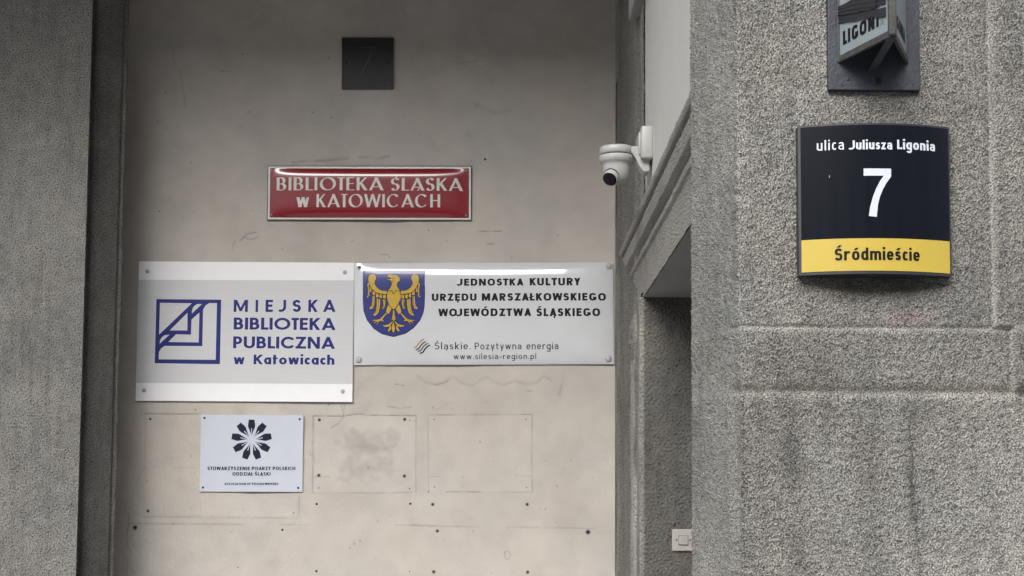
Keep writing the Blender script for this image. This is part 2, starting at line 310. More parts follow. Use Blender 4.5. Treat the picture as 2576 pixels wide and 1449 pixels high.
# ---- left pier and its stepped edge
lp = thing('roughcast_pier', 'dark grey fine roughcast pier left of the plaster wall', 'pier', (0, 0, 0))
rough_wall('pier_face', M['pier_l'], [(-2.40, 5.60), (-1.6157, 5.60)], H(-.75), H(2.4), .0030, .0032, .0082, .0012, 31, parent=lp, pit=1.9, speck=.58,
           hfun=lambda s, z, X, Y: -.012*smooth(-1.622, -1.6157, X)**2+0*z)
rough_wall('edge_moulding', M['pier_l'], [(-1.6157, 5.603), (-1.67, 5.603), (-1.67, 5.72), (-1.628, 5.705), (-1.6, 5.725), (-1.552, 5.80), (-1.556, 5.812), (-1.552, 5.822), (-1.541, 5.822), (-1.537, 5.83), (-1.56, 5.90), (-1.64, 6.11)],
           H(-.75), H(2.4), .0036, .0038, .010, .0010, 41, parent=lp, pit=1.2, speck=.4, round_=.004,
           tfun=lambda s, z, X, Y: grey(1.0+0*z+0*s), hfun=lambda s, z, X, Y: (.0022*np.sin(z*9+1)+.0012*np.sin(z*31))*smooth(5.80, 5.81, Y))
box('pier_body', -3.4, -1.72, 5.63, 6.4, 0, H(3.1), M['soffit'], lp)
# ---- right pier
rp = thing('stepped_pier', 'light grey coarse roughcast pier with raised bands, carrying the street number plate', 'pier', (0, 0, 0))
YF = 2.847
bz1 = at_y(2200, 819, YF).z; bz0 = at_y(2200, 977, YF).z; bx1 = at_y(2552, 900, YF).x; cx1 = at_y(2496, 400, YF).x; lx1 = at_y(2640, 1200, YF).x
def pier_h(s, z, X, Y):
    f = smooth(.30, .47, X*1.0)  # bands run on round the corner
    front = (Y < 2.87)
    wob = .0025*np.sin(z*23)+.0015*np.sin(X*41)
    e = .005
    up = smooth(bz1-e, bz1+e, z+wob*.6)                       # 1 above the band
    lo = smooth(bz0+e*3, bz0-e*4, z+wob*.8)                   # 1 below the band
    base = -.006*smooth(cx1-e, cx1+e, X+wob)
    band = np.where(X > 0,     .0035-.0155*smooth(bx1-e, bx1+e, X+wob), 0)
    low = .010-.024*smooth(lx1-e, lx1+e, X)
    h = up*base+(1-up)*((1-lo)*band+lo*low)
    # rounded lips along the steps
    h = h+.0018*np.exp(-((z-bz1+.004)/.006)**2)*(X < bx1)+.003*np.exp(-((z-bz0+.006)/.008)**2)+.003*np.exp(-((X-cx1+.004)/.006)**2)*up+.004*np.exp(-((X-bx1+.005)/.006)**2)*(1-up)*(1-lo)
    return h*smooth(2.90, 2.86, Y)
def pier_amp(s, z, X, Y):
    e = np.exp(-((z-bz1+.004)/.007)**2)+np.exp(-((z-bz0+.004)/.010)**2)+np.exp(-((X-cx1)/.006)**2)*(z > bz1)
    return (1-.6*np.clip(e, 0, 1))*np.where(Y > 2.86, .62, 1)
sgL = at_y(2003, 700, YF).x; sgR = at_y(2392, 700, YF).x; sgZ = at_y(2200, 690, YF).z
stx = at_y(2290, 800, YF); ck = at_y(2300, 1150, YF)
def pier_t(s, z, X, Y):
    t = np.ones(np.broadcast(z, X).shape+(3,))
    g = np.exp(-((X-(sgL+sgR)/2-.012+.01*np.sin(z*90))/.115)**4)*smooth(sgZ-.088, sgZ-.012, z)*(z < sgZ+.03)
    t *= grey(1-.48*g)  # the sign's shadow and the grime below it, painted into the tint
    r = np.exp(-((X-stx.x)/.045)**2)*np.exp(-((z-stx.z+.002)/.016)**2); t[..., 0] *= 1+.03*r; t[..., 1] *= 1-.13*r; t[..., 2] *= 1-.09*r
    for cx_, sd_ in ((ck.x, .010), (ck.x-.075, .022), (ck.x+.004, .004), (ck.x-.23, .02)):
        st = np.exp(-((X-cx_-.008*np.sin(z*14))/sd_)**2)*smooth(bz0+.02, bz0-.06, z)*(.75+.25*np.sin(z*31+cx_*9)); t *= grey(1-.27*st)
    cz_ = np.exp(-((X-ck.x-.002*np.sin(z*60)-.004*np.sin(z*17))/.0012)**2)*smooth(bz0-.01, bz0-.04, z)*smooth(bz0-.30, bz0-.24, z); t *= grey(1-.45*cz_)
    t *= grey(1+.12*smooth(ck.x-.02, ck.x+.1, X)*smooth(bz0+.01, bz0-.2, z)+.10*smooth(bz0-.15, bz0-.4, z))
    # highlights painted along the step edges
    e = 1.5*np.exp(-((z-bz1+.0035)/.0035)**2)*(X < bx1)*(.8+.2*np.sin(X*55))+.45*np.exp(-((z-bz0+.012)/.012)**2)+.75*np.exp(-((X-cx1+.003)/.0025)**2)*(.75+.25*np.sin(z*70))*(z > bz1)+.9*np.exp(-((X-bx1+.004)/.004)**2)*(z < bz1)*(z > bz0)
    t *= grey(1+.5*np.clip(e, 0, 1.4)*smooth(2.88, 2.85, Y))
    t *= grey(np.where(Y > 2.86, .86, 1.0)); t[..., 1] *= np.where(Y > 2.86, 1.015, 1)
    return t
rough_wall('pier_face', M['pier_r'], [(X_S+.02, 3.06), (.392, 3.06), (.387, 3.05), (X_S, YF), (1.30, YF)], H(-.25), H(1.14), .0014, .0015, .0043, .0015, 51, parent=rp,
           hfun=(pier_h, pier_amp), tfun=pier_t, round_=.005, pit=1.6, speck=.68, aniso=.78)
box('pier_body', X_S+.006, 2.6, YF+.06, 3.9, 0, H(-.25), M['soffit'], rp); box('pier_top', .42, 2.6, YF+.05, 3.04, H(1.16), H(6), M['soffit'], rp)
box('pier_core', .46, 2.6, YF+.05, 3.04, H(-.25), H(1.16), M['soffit'], rp)

# ---- side wall of the porch with the doorway
sw = thing('side_wall', 'grey rendered side wall of the porch, with moulded doorway head and pale panel', 'wall', (0, 0, 0))
Y_J = 4.80; Z_D = at_x(1625, 741, X_S).z
def yz(px, py): p = at_x(px, py, X_S); return p.y, p.z
pt = [yz(1592, 800), yz(1588, 850), yz(1594, 880)]
def side_h(s, z, X, Y):
    wob = .02*np.sin(z*7)+.012*np.sin(z*19)
    y = Y+wob*.4
    h = -.010*smooth(5.85, 5.90, y)+.007*np.exp(-((y-5.84)/.035)**2)
    h = h+.008*np.exp(-((y-5.06)/.035)**2)-.006*np.exp(-((y-4.985)/.025)**2)
    zl = H(.72)
    low = z < zl
    h = h+np.where(low, .010*smooth(4.97, 4.94, y)+.006*smooth(5.30, 5.26, y)*smooth(5.04, 5.10, y), 0)
    # torn mitre remains
    d = np.abs((z-H(.60))-(5.25-Y)*.35); h = h+np.where(low, .008*np.exp(-(d/.012)**2)*np.exp(-((Y-5.2)/.12)**2), 0)
    return h
def side_t(s, z, X, Y):
    n = .03*np.sin(z*9)+.02*np.sin(z*23+1)
    low = smooth(H(.70), H(.66), z)
    pat = low*smooth(5.31, 5.25, Y+n)*smooth(5.02, 5.08, Y+n)
    loc = np.exp(-((Y+n-5.36)/.055)**2)*smooth(H(.575), H(.60), z)*smooth(H(.70), H(.675), z)*.8
    gap = smooth(H(.52), H(.54), z)*smooth(H(.60), H(.58), z)
    pat = pat*(1-gap*.8)
    e = np.exp(-((Y+n*.5-5.85)/.03)**2)*.5+np.exp(-((Y+n*.3-4.87)/.06)**2)*.45+.35*np.exp(-((Y+n*.5-5.07)/.025)**2)
    return grey(.92+.80*pat+loc+e)
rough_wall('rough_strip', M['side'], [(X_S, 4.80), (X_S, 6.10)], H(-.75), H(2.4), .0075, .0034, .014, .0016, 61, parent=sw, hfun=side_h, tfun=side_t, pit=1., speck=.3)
bpy.data.objects['rough_strip'].scale = (1, 1, 1)
# far jamb of the doorway, facing the street
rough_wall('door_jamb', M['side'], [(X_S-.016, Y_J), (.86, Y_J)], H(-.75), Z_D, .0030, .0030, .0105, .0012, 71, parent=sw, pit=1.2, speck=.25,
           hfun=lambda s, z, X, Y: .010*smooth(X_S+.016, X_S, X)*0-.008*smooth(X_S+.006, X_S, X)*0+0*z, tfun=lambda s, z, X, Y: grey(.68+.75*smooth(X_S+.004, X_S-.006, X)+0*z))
mesh_obj('door_soffit', [(X_S, 3.1, Z_D), (.86, 3.1, Z_D), (.86, Y_J+.01, Z_D), (X_S, Y_J+.01, Z_D)], [(0, 1, 2, 3)], M['soffit'], sw)
# moulded head over the doorway: profile swept along the wall, mitred at its far end
prof = [(0, .000), (0, .06), (.001, .125), (.009, .131), (.010, .146), (.001, .152), (-.004, .160), (-.004, .178), (.004, .184), (.014, .19), (.017, .232), (.015, .238), (.006, .242), (.006, .250), (.021, .254), (.024, .262), (.024, .276), (.016, .282), (-.002, .286)]
pp, hz = np.array([p[0] for p in prof]), np.array([p[1] for p in prof]); tt = np.concatenate([[0], np.cumsum(np.hypot(np.diff(pp), np.diff(hz)))]); tv = np.arange(0, tt[-1], .0026)
pv, hv = np.interp(tv, tt, pp), np.interp(tv, tt, hz); ns = 260
yend = np.interp(hv, [0, .075, .10, .27, .30], [5.03, 5.08, 5.16, 5.55, 5.58]); U = np.linspace(0, 1, ns)
YY = 3.12+(yend[:, None]-3.12)*U[None, :]; nn = fnoise(len(tv), ns, .0026, .0075, .013, 81, .5); n2 = fnoise(len(tv), ns, .0026, .0075, .08, 82, 0)
PP = pv[:, None]+.0009*nn+.0004*n2+.003; PP[:, -3:] -= np.array([.002, .006, .02])[None, :]; 
P3 = np.stack([X_S-PP, YY, np.broadcast_to(Z_D+hv[:, None], YY.shape)+.0004*n2], -1)
tn = 1.45+.25*np.clip(nn, -2, 1.2); grv = np.exp(-((hv-.169)/.012)**2)*.45+np.exp(-((hv-.246)/.006)**2)*.35; tn = tn*(1-grv[:, None])
sheet('doorway_head', M['side'], P3, grey(np.clip(tn, .2, 2.2)), sw)
# pale panel and the moulding above it
pz0, pz1 = Z_D+.27, at_x(1611, 22, X_S).z
box('pale_panel', X_S+.004, X_S+.05, 3.06, 4.945, pz0, pz1+.02, M['panelpl'], sw)
box('top_moulding', X_S-.03, X_S+.05, 3.06, 5.06, pz1, pz1+.10, M['soffit'], sw, .006)
box('upper_wall', X_S+.002, X_S+.3, 3.06, 6.1, pz1+.08, H(3.1), M['soffit'], sw)
box('wall_core', X_S+.03, X_S+.6, 4.84, 6.1, 0, H(2.3), M['soffit'], sw); box('lintel_core', X_S+.01, X_S+.5, 3.06, 4.84, Z_D+.004, pz1+.1, M['soffit'], sw)
box('near_jamb', X_S, .86, 3.06, 3.2, 0, Z_D+.002, M['soffit'], sw)
dr = thing('door', 'brown wooden door set deep in the side doorway', 'door', (0, 0, 0))
box('door_leaf', .80, .85, 3.2, 4.8, 0, Z_D, M['door'], dr); box('handle', .76, .80, 3.35, 3.37, 1.0, 1.12, M['steel'], dr, .004)
for zz in (.15, 1.2):
    box('door_panel', .785, .802, 3.45, 3.9, zz, zz+.85, M['door'], dr, .006); box('door_panel', .785, .802, 4.1, 4.6, zz, zz+.85, M['door'], dr, .006)

# ---- unseen houses behind the camera, added and sized for the sign reflections
bl = thing('unseen_facade', 'unseen rendered houses across the street, added to be mirrored in the enamel signs', 'building', (0, -16, 0)); bl['kind'] = 'structure'
box('unseen_facade_wall', -60, 3, -8, 0, -.1, 11.6, M['facade_unseen'], bl); box('unseen_facade_wall', 3.0, 60, -8, -.6, -.1, 15, M['facade_unseen'], bl)
w_me = None
for fl in range(3):
    for i in range(13):
        o = box('unseen_facade_window', -.6, .6, .0, .06, -.9, .9, M['glass'], bl, 0) if w_me is None else bpy.data.objects.new('unseen_facade_window', w_me)
        if w_me is None: w_me = o.data
        else: COL.objects.link(o); o.parent = bl
        o.location = (-21+i*3.5, .0, 2.2+fl*3.3)

# ================================================================== LETTERS: drawn stroke by stroke
def clip_y(poly, lo, hi):
    for lim, sg in ((lo, 1), (hi, -1)):
        out = []
        for a, b in zip(poly, poly[1:]+poly[:1]):
            ia, ib = sg*(a[1]-lim) >= -1e-9, sg*(b[1]-lim) >= -1e-9
            if ia: out.append(a)
            if ia != ib:
                t = (lim-a[1])/(b[1]-a[1]); out.append((a[0]+t*(b[0]-a[0]), lim))
        poly = out
        if len(poly) < 3: return None
    return poly
def union(polys, eps=1e-5):
    V, F = [], []
    for p in polys:
        F.append(list(range(len(V), len(V)+len(p)))); V += [Vector((a, b)) for a, b in p]
    vs, es, fs, ov, oe, of = delaunay_2d_cdt(V, [], F, 0, eps)
    P = np.array([(v.x, v.y) for v in vs]); T = np.array([list(f) for f in fs]); c = P[T].mean(1); ok = np.zeros(len(T), bool)
    for p in polys:
        q = np.array(p); m = np.nonzero((~ok) & (c[:, 0] >= q[:, 0].min()) & (c[:, 0] <= q[:, 0].max()) & (c[:, 1] >= q[:, 1].min()) & (c[:, 1] <= q[:, 1].max()))[0]
        if not len(m): continue
        x, y = c[m, 0][:, None], c[m, 1][:, None]; x0, y0 = q[:, 0][None], q[:, 1][None]; x1, y1 = np.roll(x0, -1, 1), np.roll(y0, -1, 1)
        with np.errstate(divide='ignore', invalid='ignore'):
            cr = ((y0 > y) != (y1 > y)) & (x < (x1-x0)*(y-y0)/(y1-y0)+x0)
        ok[m[(cr.sum(1) % 2) == 1]] = True
    return [tuple(p) for p in P], [list(map(int, t)) for t in T[ok]]
def area_fix(p):
    a = sum(p[i][0]*p[(i+1) % len(p)][1]-p[(i+1) % len(p)][0]*p[i][1] for i in range(len(p)))
    return p if a > 0 else p[::-1]
class Style:
    def __init__(s, t, wf=1.0, n=2.0, pen=None, xh=.72, gap=.2, geo=False): s.t, s.wf, s.n, s.pen, s.xh, s.gap, s.geo = t, wf, n, pen, xh, gap, geo; s.cache = {}
    def w(s, dx, dy, k=1.0):
        if s.pen is None: return s.t*k
        th = math.atan2(dy, dx); return s.t*k*max(s.pen[1], abs(math.sin(th-s.pen[0])))
def arc(cx, cy, rx, ry, a0, a1, n=2.0, k=18):
    out = []
    for i in range(k+1):
        a = math.radians(a0+(a1-a0)*i/k); c, s = math.cos(a), math.sin(a)
        out.append((cx+rx*math.copysign(abs(c)**(2/n), c), cy+ry*math.copysign(abs(s)**(2/n), s)))
    return out
def ribbon(S, pts, clip=None, k=1.0, dots=True):
    polys = []
    for i, (a, b) in enumerate(zip(pts, pts[1:])):
        dx, dy = b[0]-a[0], b[1]-a[1]; L = math.hypot(dx, dy)
        if L < 1e-6: continue
        w = S.w(dx, dy, k)/2; nx, ny = -dy/L*w, dx/L*w
        p = [(a[0]-nx, a[1]-ny), (b[0]-nx, b[1]-ny), (b[0]+nx, b[1]+ny), (a[0]+nx, a[1]+ny)]
        if dots and i > 0:
            r = min(w, S.w(a[0]-pts[i-1][0], a[1]-pts[i-1][1], k)/2); polys.append([(a[0]+r*math.cos(j*math.pi/4), a[1]+r*math.sin(j*math.pi/4)) for j in range(8)])
        if clip: p = clip_y(p, *clip)
        if p: polys.append(area_fix(p))
    return polys
def diag(S, a, b, clip, k=1.0, ext=.3, ea=None):
    dx, dy = b[0]-a[0], b[1]-a[1]; L = math.hypot(dx, dy); ea = ext if ea is None else ea; a2 = (a[0]-dx/L*ea, a[1]-dy/L*ea); b2 = (b[0]+dx/L*ext, b[1]+dy/L*ext)
    return ribbon(S, [a2, b2], clip, k)
UW = dict(A=.72, B=.60, C=.68, D=.70, E=.52, F=.50, G=.74, H=.70, I=0, J=.42, K=.66, L=.48, M=.84, N=.72, O=.78, P=.58, R=.62, S=.56, T=.58, U=.68, W=1.02, Y=.66, Z=.60)
GEO = dict(A=.88, O=1.0, C=.94, G=1.0, B=.60, E=.50, L=.46, S=.56, M=.98, W=1.2, T=.46, K=.68, J=.44, U=.70, N=.76, Z=.66, P=.56, H=.70)
LW = dict(a=.52, b=.54, c=.46, d=.54, e=.52, g=.54, h=.52, i=0, j=.2, k=.50, l=0, m=.84, n=.52, o=.56, p=.54, r=.36, s=.44, t=.36, u=.52, v=.5, w=.78, y=.52, z=.46)
ACC = {'Ś': ('S', 'ac'), 'Ó': ('O', 'ac'), 'Ą': ('A', 'og'), 'Ę': ('E', 'og'), 'Ł': ('L', 'sl'), 'ś': ('s', 'ac'), 'ó': ('o', 'ac'), 'ą': ('a', 'og')}
def glyph(S, ch):
    if ch in S.cache: return S.cache[ch]
    base, acc = ACC.get(ch, (ch, None)); t = S.t; h = t/2; n = S.n; g = []; R_ = lambda *p, **k: g.extend(ribbon(S, list(p), **k))
    D_ = lambda a, b, clip=(0, 1), k=1.0, ea=None: g.extend(diag(S, a, b, clip, k, ea=ea)); up = base.isupper(); tw = (lambda dx, dy: S.w(dx, dy)/2)
    hy = S.w(1, 0)/2          # half thickness of horizontals
    if base == '.': W = t; R_((h, 0), (h, t))
    elif base == '-': W = .34; R_((0, S.xh*.52), (W, S.xh*.52))
    elif up:
        w0 = (GEO if S.geo and base in GEO else UW)[base]; W = max(w0*S.wf, t) if base != 'I' else t; c = W/2; l, r, b, tp = h, W-h, hy, 1-hy
        if base == 'I': R_((h, 0), (h, 1))
        elif base == 'L': R_((l, 0), (l, 1)); R_((l, b), (W, b))
        elif base in 'EF':
            R_((l, 0), (l, 1)); R_((l, tp), (W, tp)); R_((l, .52), (W*.93, .52))
            if base == 'E': R_((l, b), (W, b))
        elif base == 'H': R_((l, 0), (l, 1)); R_((r, 0), (r, 1)); R_((l, .52), (r, .52))
        elif base == 'T': R_((0, tp), (W, tp)); R_((c, 0), (c, 1))
        elif base == 'O': R_(*arc(c, .5, c-h, .5-hy, 0, 360, n, 40))
        elif base in 'CG':
            R_(*arc(c, .5, c-h, .5-hy, 42, 318 if base == 'C' else 335, n, 34))
            if base == 'G': R_((r, .12), (r, .50)); R_((c+.02, .50-hy), (r+h, .50-hy))
        elif base == 'D': R_((l, 0), (l, 1)); R_(*([(l, tp)]+arc(c-.02, .5, r-c+.02, .5-hy, 90, -90, n, 22)+[(l, b)]))
        elif base in 'PRB':
            R_((l, 0), (l, 1)); m_ = .50 if base != 'P' else .44; rr = W*.92-h if base == 'B' else r
            cx_ = l+(rr-l)*.5; R_(*([(l, tp)]+arc(cx_, (tp+m_)/2, rr-cx_, (tp-m_)/2, 90, -90, n, 16)+[(l, m_)]))
            if base == 'B': cx_ = l+(r-l)*.5; R_(*([(l, m_)]+arc(cx_, (m_+b)/2, r-cx_, (m_-b)/2, 90, -90, n, 16)+[(l, b)]))
            if base == 'R': D_((cx_-.02, m_), (r, 0), (0, m_))
        elif base == 'S':
            m_ = .52; R_(*(arc(c, (tp+m_)/2, c-h-.01, (tp-m_)/2, 28, 270, n, 20)+arc(c, (m_+b)/2, c-h, (m_-b)/2, 90, -152, n, 20)))
        elif base == 'U': q = c-h; R_(*([(l, 1), (l, q+hy)]+arc(c, q+hy, q, q, 180, 360, n, 16)+[(r, 1)]))
        elif base == 'J': q = min(W-h, .3); R_(*([(r, 1), (r, q)]+arc(r-q*.9, q+hy-.0, q*.9, q, 0, -115, n, 12)))
        elif base == 'A':
            k = S.w(.35, 1)*.55; D_((k, 0), (c, 1.0-.06)); D_((W-k, 0), (c, 1.0-.06)); R_((W*.2, .27), (W*.8, .27))
        elif base == 'K': R_((l, 0), (l, 1)); D_((l, .38), (W-t*.62, 1), ea=0); D_((l+(W-l)*.26, .58), (W-t*.62, 0), (0, .75), ea=0)
        elif base == 'M': R_((l, 0), (l, 1)); R_((r, 0), (r, 1)); D_((l+h*.3, 1), (c, .12), (.06, 1), .9); D_((r-h*.3, 1), (c, .12), (.06, 1), .9)
        elif base == 'N': R_((l, 0), (l, 1)); R_((r, 0), (r, 1)); D_((l, 1), (r, 0))
        elif base == 'W': k = t*.55; D_((k, 1), (W*.27, 0)); D_((W*.27, 0), (c, 1), k=.9); D_((c, 1), (W*.73, 0)); D_((W*.73, 0), (W-k, 1), k=.9)
        elif base == 'Y': k = t*.6; R_((c, 0), (c, .46)); D_((k, 1), (c, .40), (.38, 1)); D_((W-k, 1), (c, .40), (.38, 1))
        elif base == 'Z': R_((.02, tp), (W-.01, tp)); R_((0, b), (W, b)); D_((t*.55, 0), (W-t*.55, 1))
        elif base == '7': pass
        if S.pen and acc == 'ac': D_((c-.0, 1.0), (c+.12, 1.14), (.99, 1.14), .6); acc = None
        if S.pen and acc == 'og': D_((W*.52, .0), (W*.66, .19), (.0, .19), .7, ea=.1); acc = None
        if acc == 'ac': D_((c-.02, 1.08), (c+.14, 1.28), (1.07, 1.27), .85)
        if acc == 'og': R_(*arc(W-.16, -.10, .09, .12, 80, 260, 2, 8), k=.6)
        if acc == 'sl': D_((-.10, .36), (l+.20, .62), (.36, .64), .7)
    else:
        x = S.xh; w0 = LW.get(base, .5); W = max(w0*S.wf, t); c = W/2; l, r, b, tp = h, W-h, hy, x-hy; ry = (tp-b)/2; my = x/2
        bowl = lambda: R_(*arc(c, my, c-h, ry, 0, 360, n, 32))
        if base == 'l': R_((h, 0), (h, 1.04))
        elif base == 'i': R_((h, 0), (h, x)); R_((h, x+.14), (h, x+.14+t*1.05))
        elif base == 'o': bowl()
        elif base == 'c': R_(*arc(c, my, c-h, ry, 48, 312, n, 24))
        elif base == 'e': R_(*(arc(c, my, c-h, ry, 0, 318, n, 28))); R_((l, my-.01), (r+h*.9, my-.01), k=.85)
        elif base == 'a':
            if S.geo: bowl(); R_((r, 0), (r, x))
            else: R_(*(arc(c, tp-ry*.75, c-h, ry*.75, 150, 0, n, 14)+[(r, 0)])); bh = (my+.03-b)/2; R_(*([(r, my+.03)]+arc(c, b+bh, c-h, bh, 90, 270, n, 14)+[(r, b+.02)]), k=.9)
        elif base == 'd': bowl(); R_((r, 0), (r, 1.04))
        elif base == 'p': bowl(); R_((l, -.30), (l, x))
        elif base == 'g': bowl(); R_(*([(r, x), (r, -.08)]+arc(c, -.08, c-h, .2, 0, -150, n, 12)))
        elif base == 'h': R_((l, 0), (l, 1.04)); q = c-h; R_(*([(l, tp-q)]+arc(c, tp-q, q, q, 180, 0, n, 14)+[(r, 0)]))
        elif base == 'n': R_((l, 0), (l, x)); q = c-h; R_(*([(l, tp-q)]+arc(c, tp-q, q, q, 180, 0, n, 14)+[(r, 0)]))
        elif base == 'm':
            R_((l, 0), (l, x)); q = (W/2-h)/2
            for cc in (l+q, c+q): R_(*(arc(cc, tp-q, q, q, 180, 0, n, 12)+[(cc+q, 0)]))
        elif base == 'u': R_((r, 0), (r, x)); q = c-h; R_(*([(l, x), (l, q+b)]+arc(c, q+b, q, q, 180, 360, n, 14)))
        elif base == 'r': R_((l, 0), (l, x)); R_(*arc(l+.22, tp-.2, .2, .2, 180, 75, n, 8))
        elif base == 't': m_ = W*.38; R_(*([(m_, x+.22), (m_, .16)]+arc(m_+.13, b+.13, .13, .13, 180, 290, n, 8))) if not S.geo else R_((m_, 0), (m_, 1.0)); R_((0, tp), (W, tp), k=.9)
        elif base == 'k': R_((l, 0), (l, 1.04)); D_((l, x*.36), (W-t*.6, x), (0, x), ea=0); D_((l+(W-l)*.28, x*.58), (W-t*.6, 0), (0, x*.8), ea=0)
        elif base == 's': m_ = x*.51; R_(*(arc(c, (tp+m_)/2, c-h-.01, (tp-m_)/2, 25, 270, n, 16)+arc(c, (m_+b)/2, c-h, (m_-b)/2, 90, -155, n, 16)))
        elif base == 'w': k = t*.5; D_((k, x), (W*.28, 0), (0, x)); D_((W*.28, 0), (c, x), (0, x), .9); D_((c, x), (W*.72, 0), (0, x)); D_((W*.72, 0), (W-k, x), (0, x), .9)
        elif base == 'y': k = t*.5; D_((k, x), (c, 0), (0, x)); D_((W-k, x), (c-(W-k-c)*.40, -.28), (-.28, x))
        elif base == 'z': R_((.01, tp), (W-.01, tp)); R_((0, b), (W, b)); D_((t*.55, 0), (W-t*.55, x), (0, x))
        if acc == 'ac': D_((c-.03, x+.10), (c+.12, x+.28), (x+.09, x+.27), .9)
        if acc == 'og': R_(*arc(W-.10, -.10, .08, .11, 80, 260, 2, 8), k=.6)
    return S.cache.setdefault(ch, (W, *union([area_fix(p) for p in g])))
def word(S, txt, gap=None):
    x = 0; V, F = [], []; gp = S.gap if gap is None else gap
    for i, ch in enumerate(txt):
        if ch == ' ': x += .4; continue
        W, vs, fs = glyph(S, ch); o = len(V)
        V += [(x+a, b) for a, b in vs]; F += [[j+o for j in f] for f in fs]; k = gp
        if ch in 'AWVTYŁLĄK' or (i+1 < len(txt) and txt[i+1] in 'AWVTYJĄ'): k = gp*.62
        x += (max(v[0] for v in vs) if not S.pen else W)+k
    return V, F, x-k
AVG = Style(.195, 1.0, 2.0, xh=.72, gap=.10, geo=True)
DECO = Style(.185, 1.0, 2.0, pen=(math.radians(18), .34), xh=.75, gap=.13, geo=True)
OFF = Style(.23, 1.0, 2.6, gap=.17)
LIGHT = Style(.12, .98, 2.3, xh=.70, gap=.20)
TRB = Style(.18, .90, 2.6, xh=.76, gap=.10)
TRL = Style(.125, .86, 2.4, xh=.76, gap=.17)
SMALL = Style(.20, .92, 2.3, gap=.13)
BLOCK = Style(.24, .86, 3.6, gap=.16)

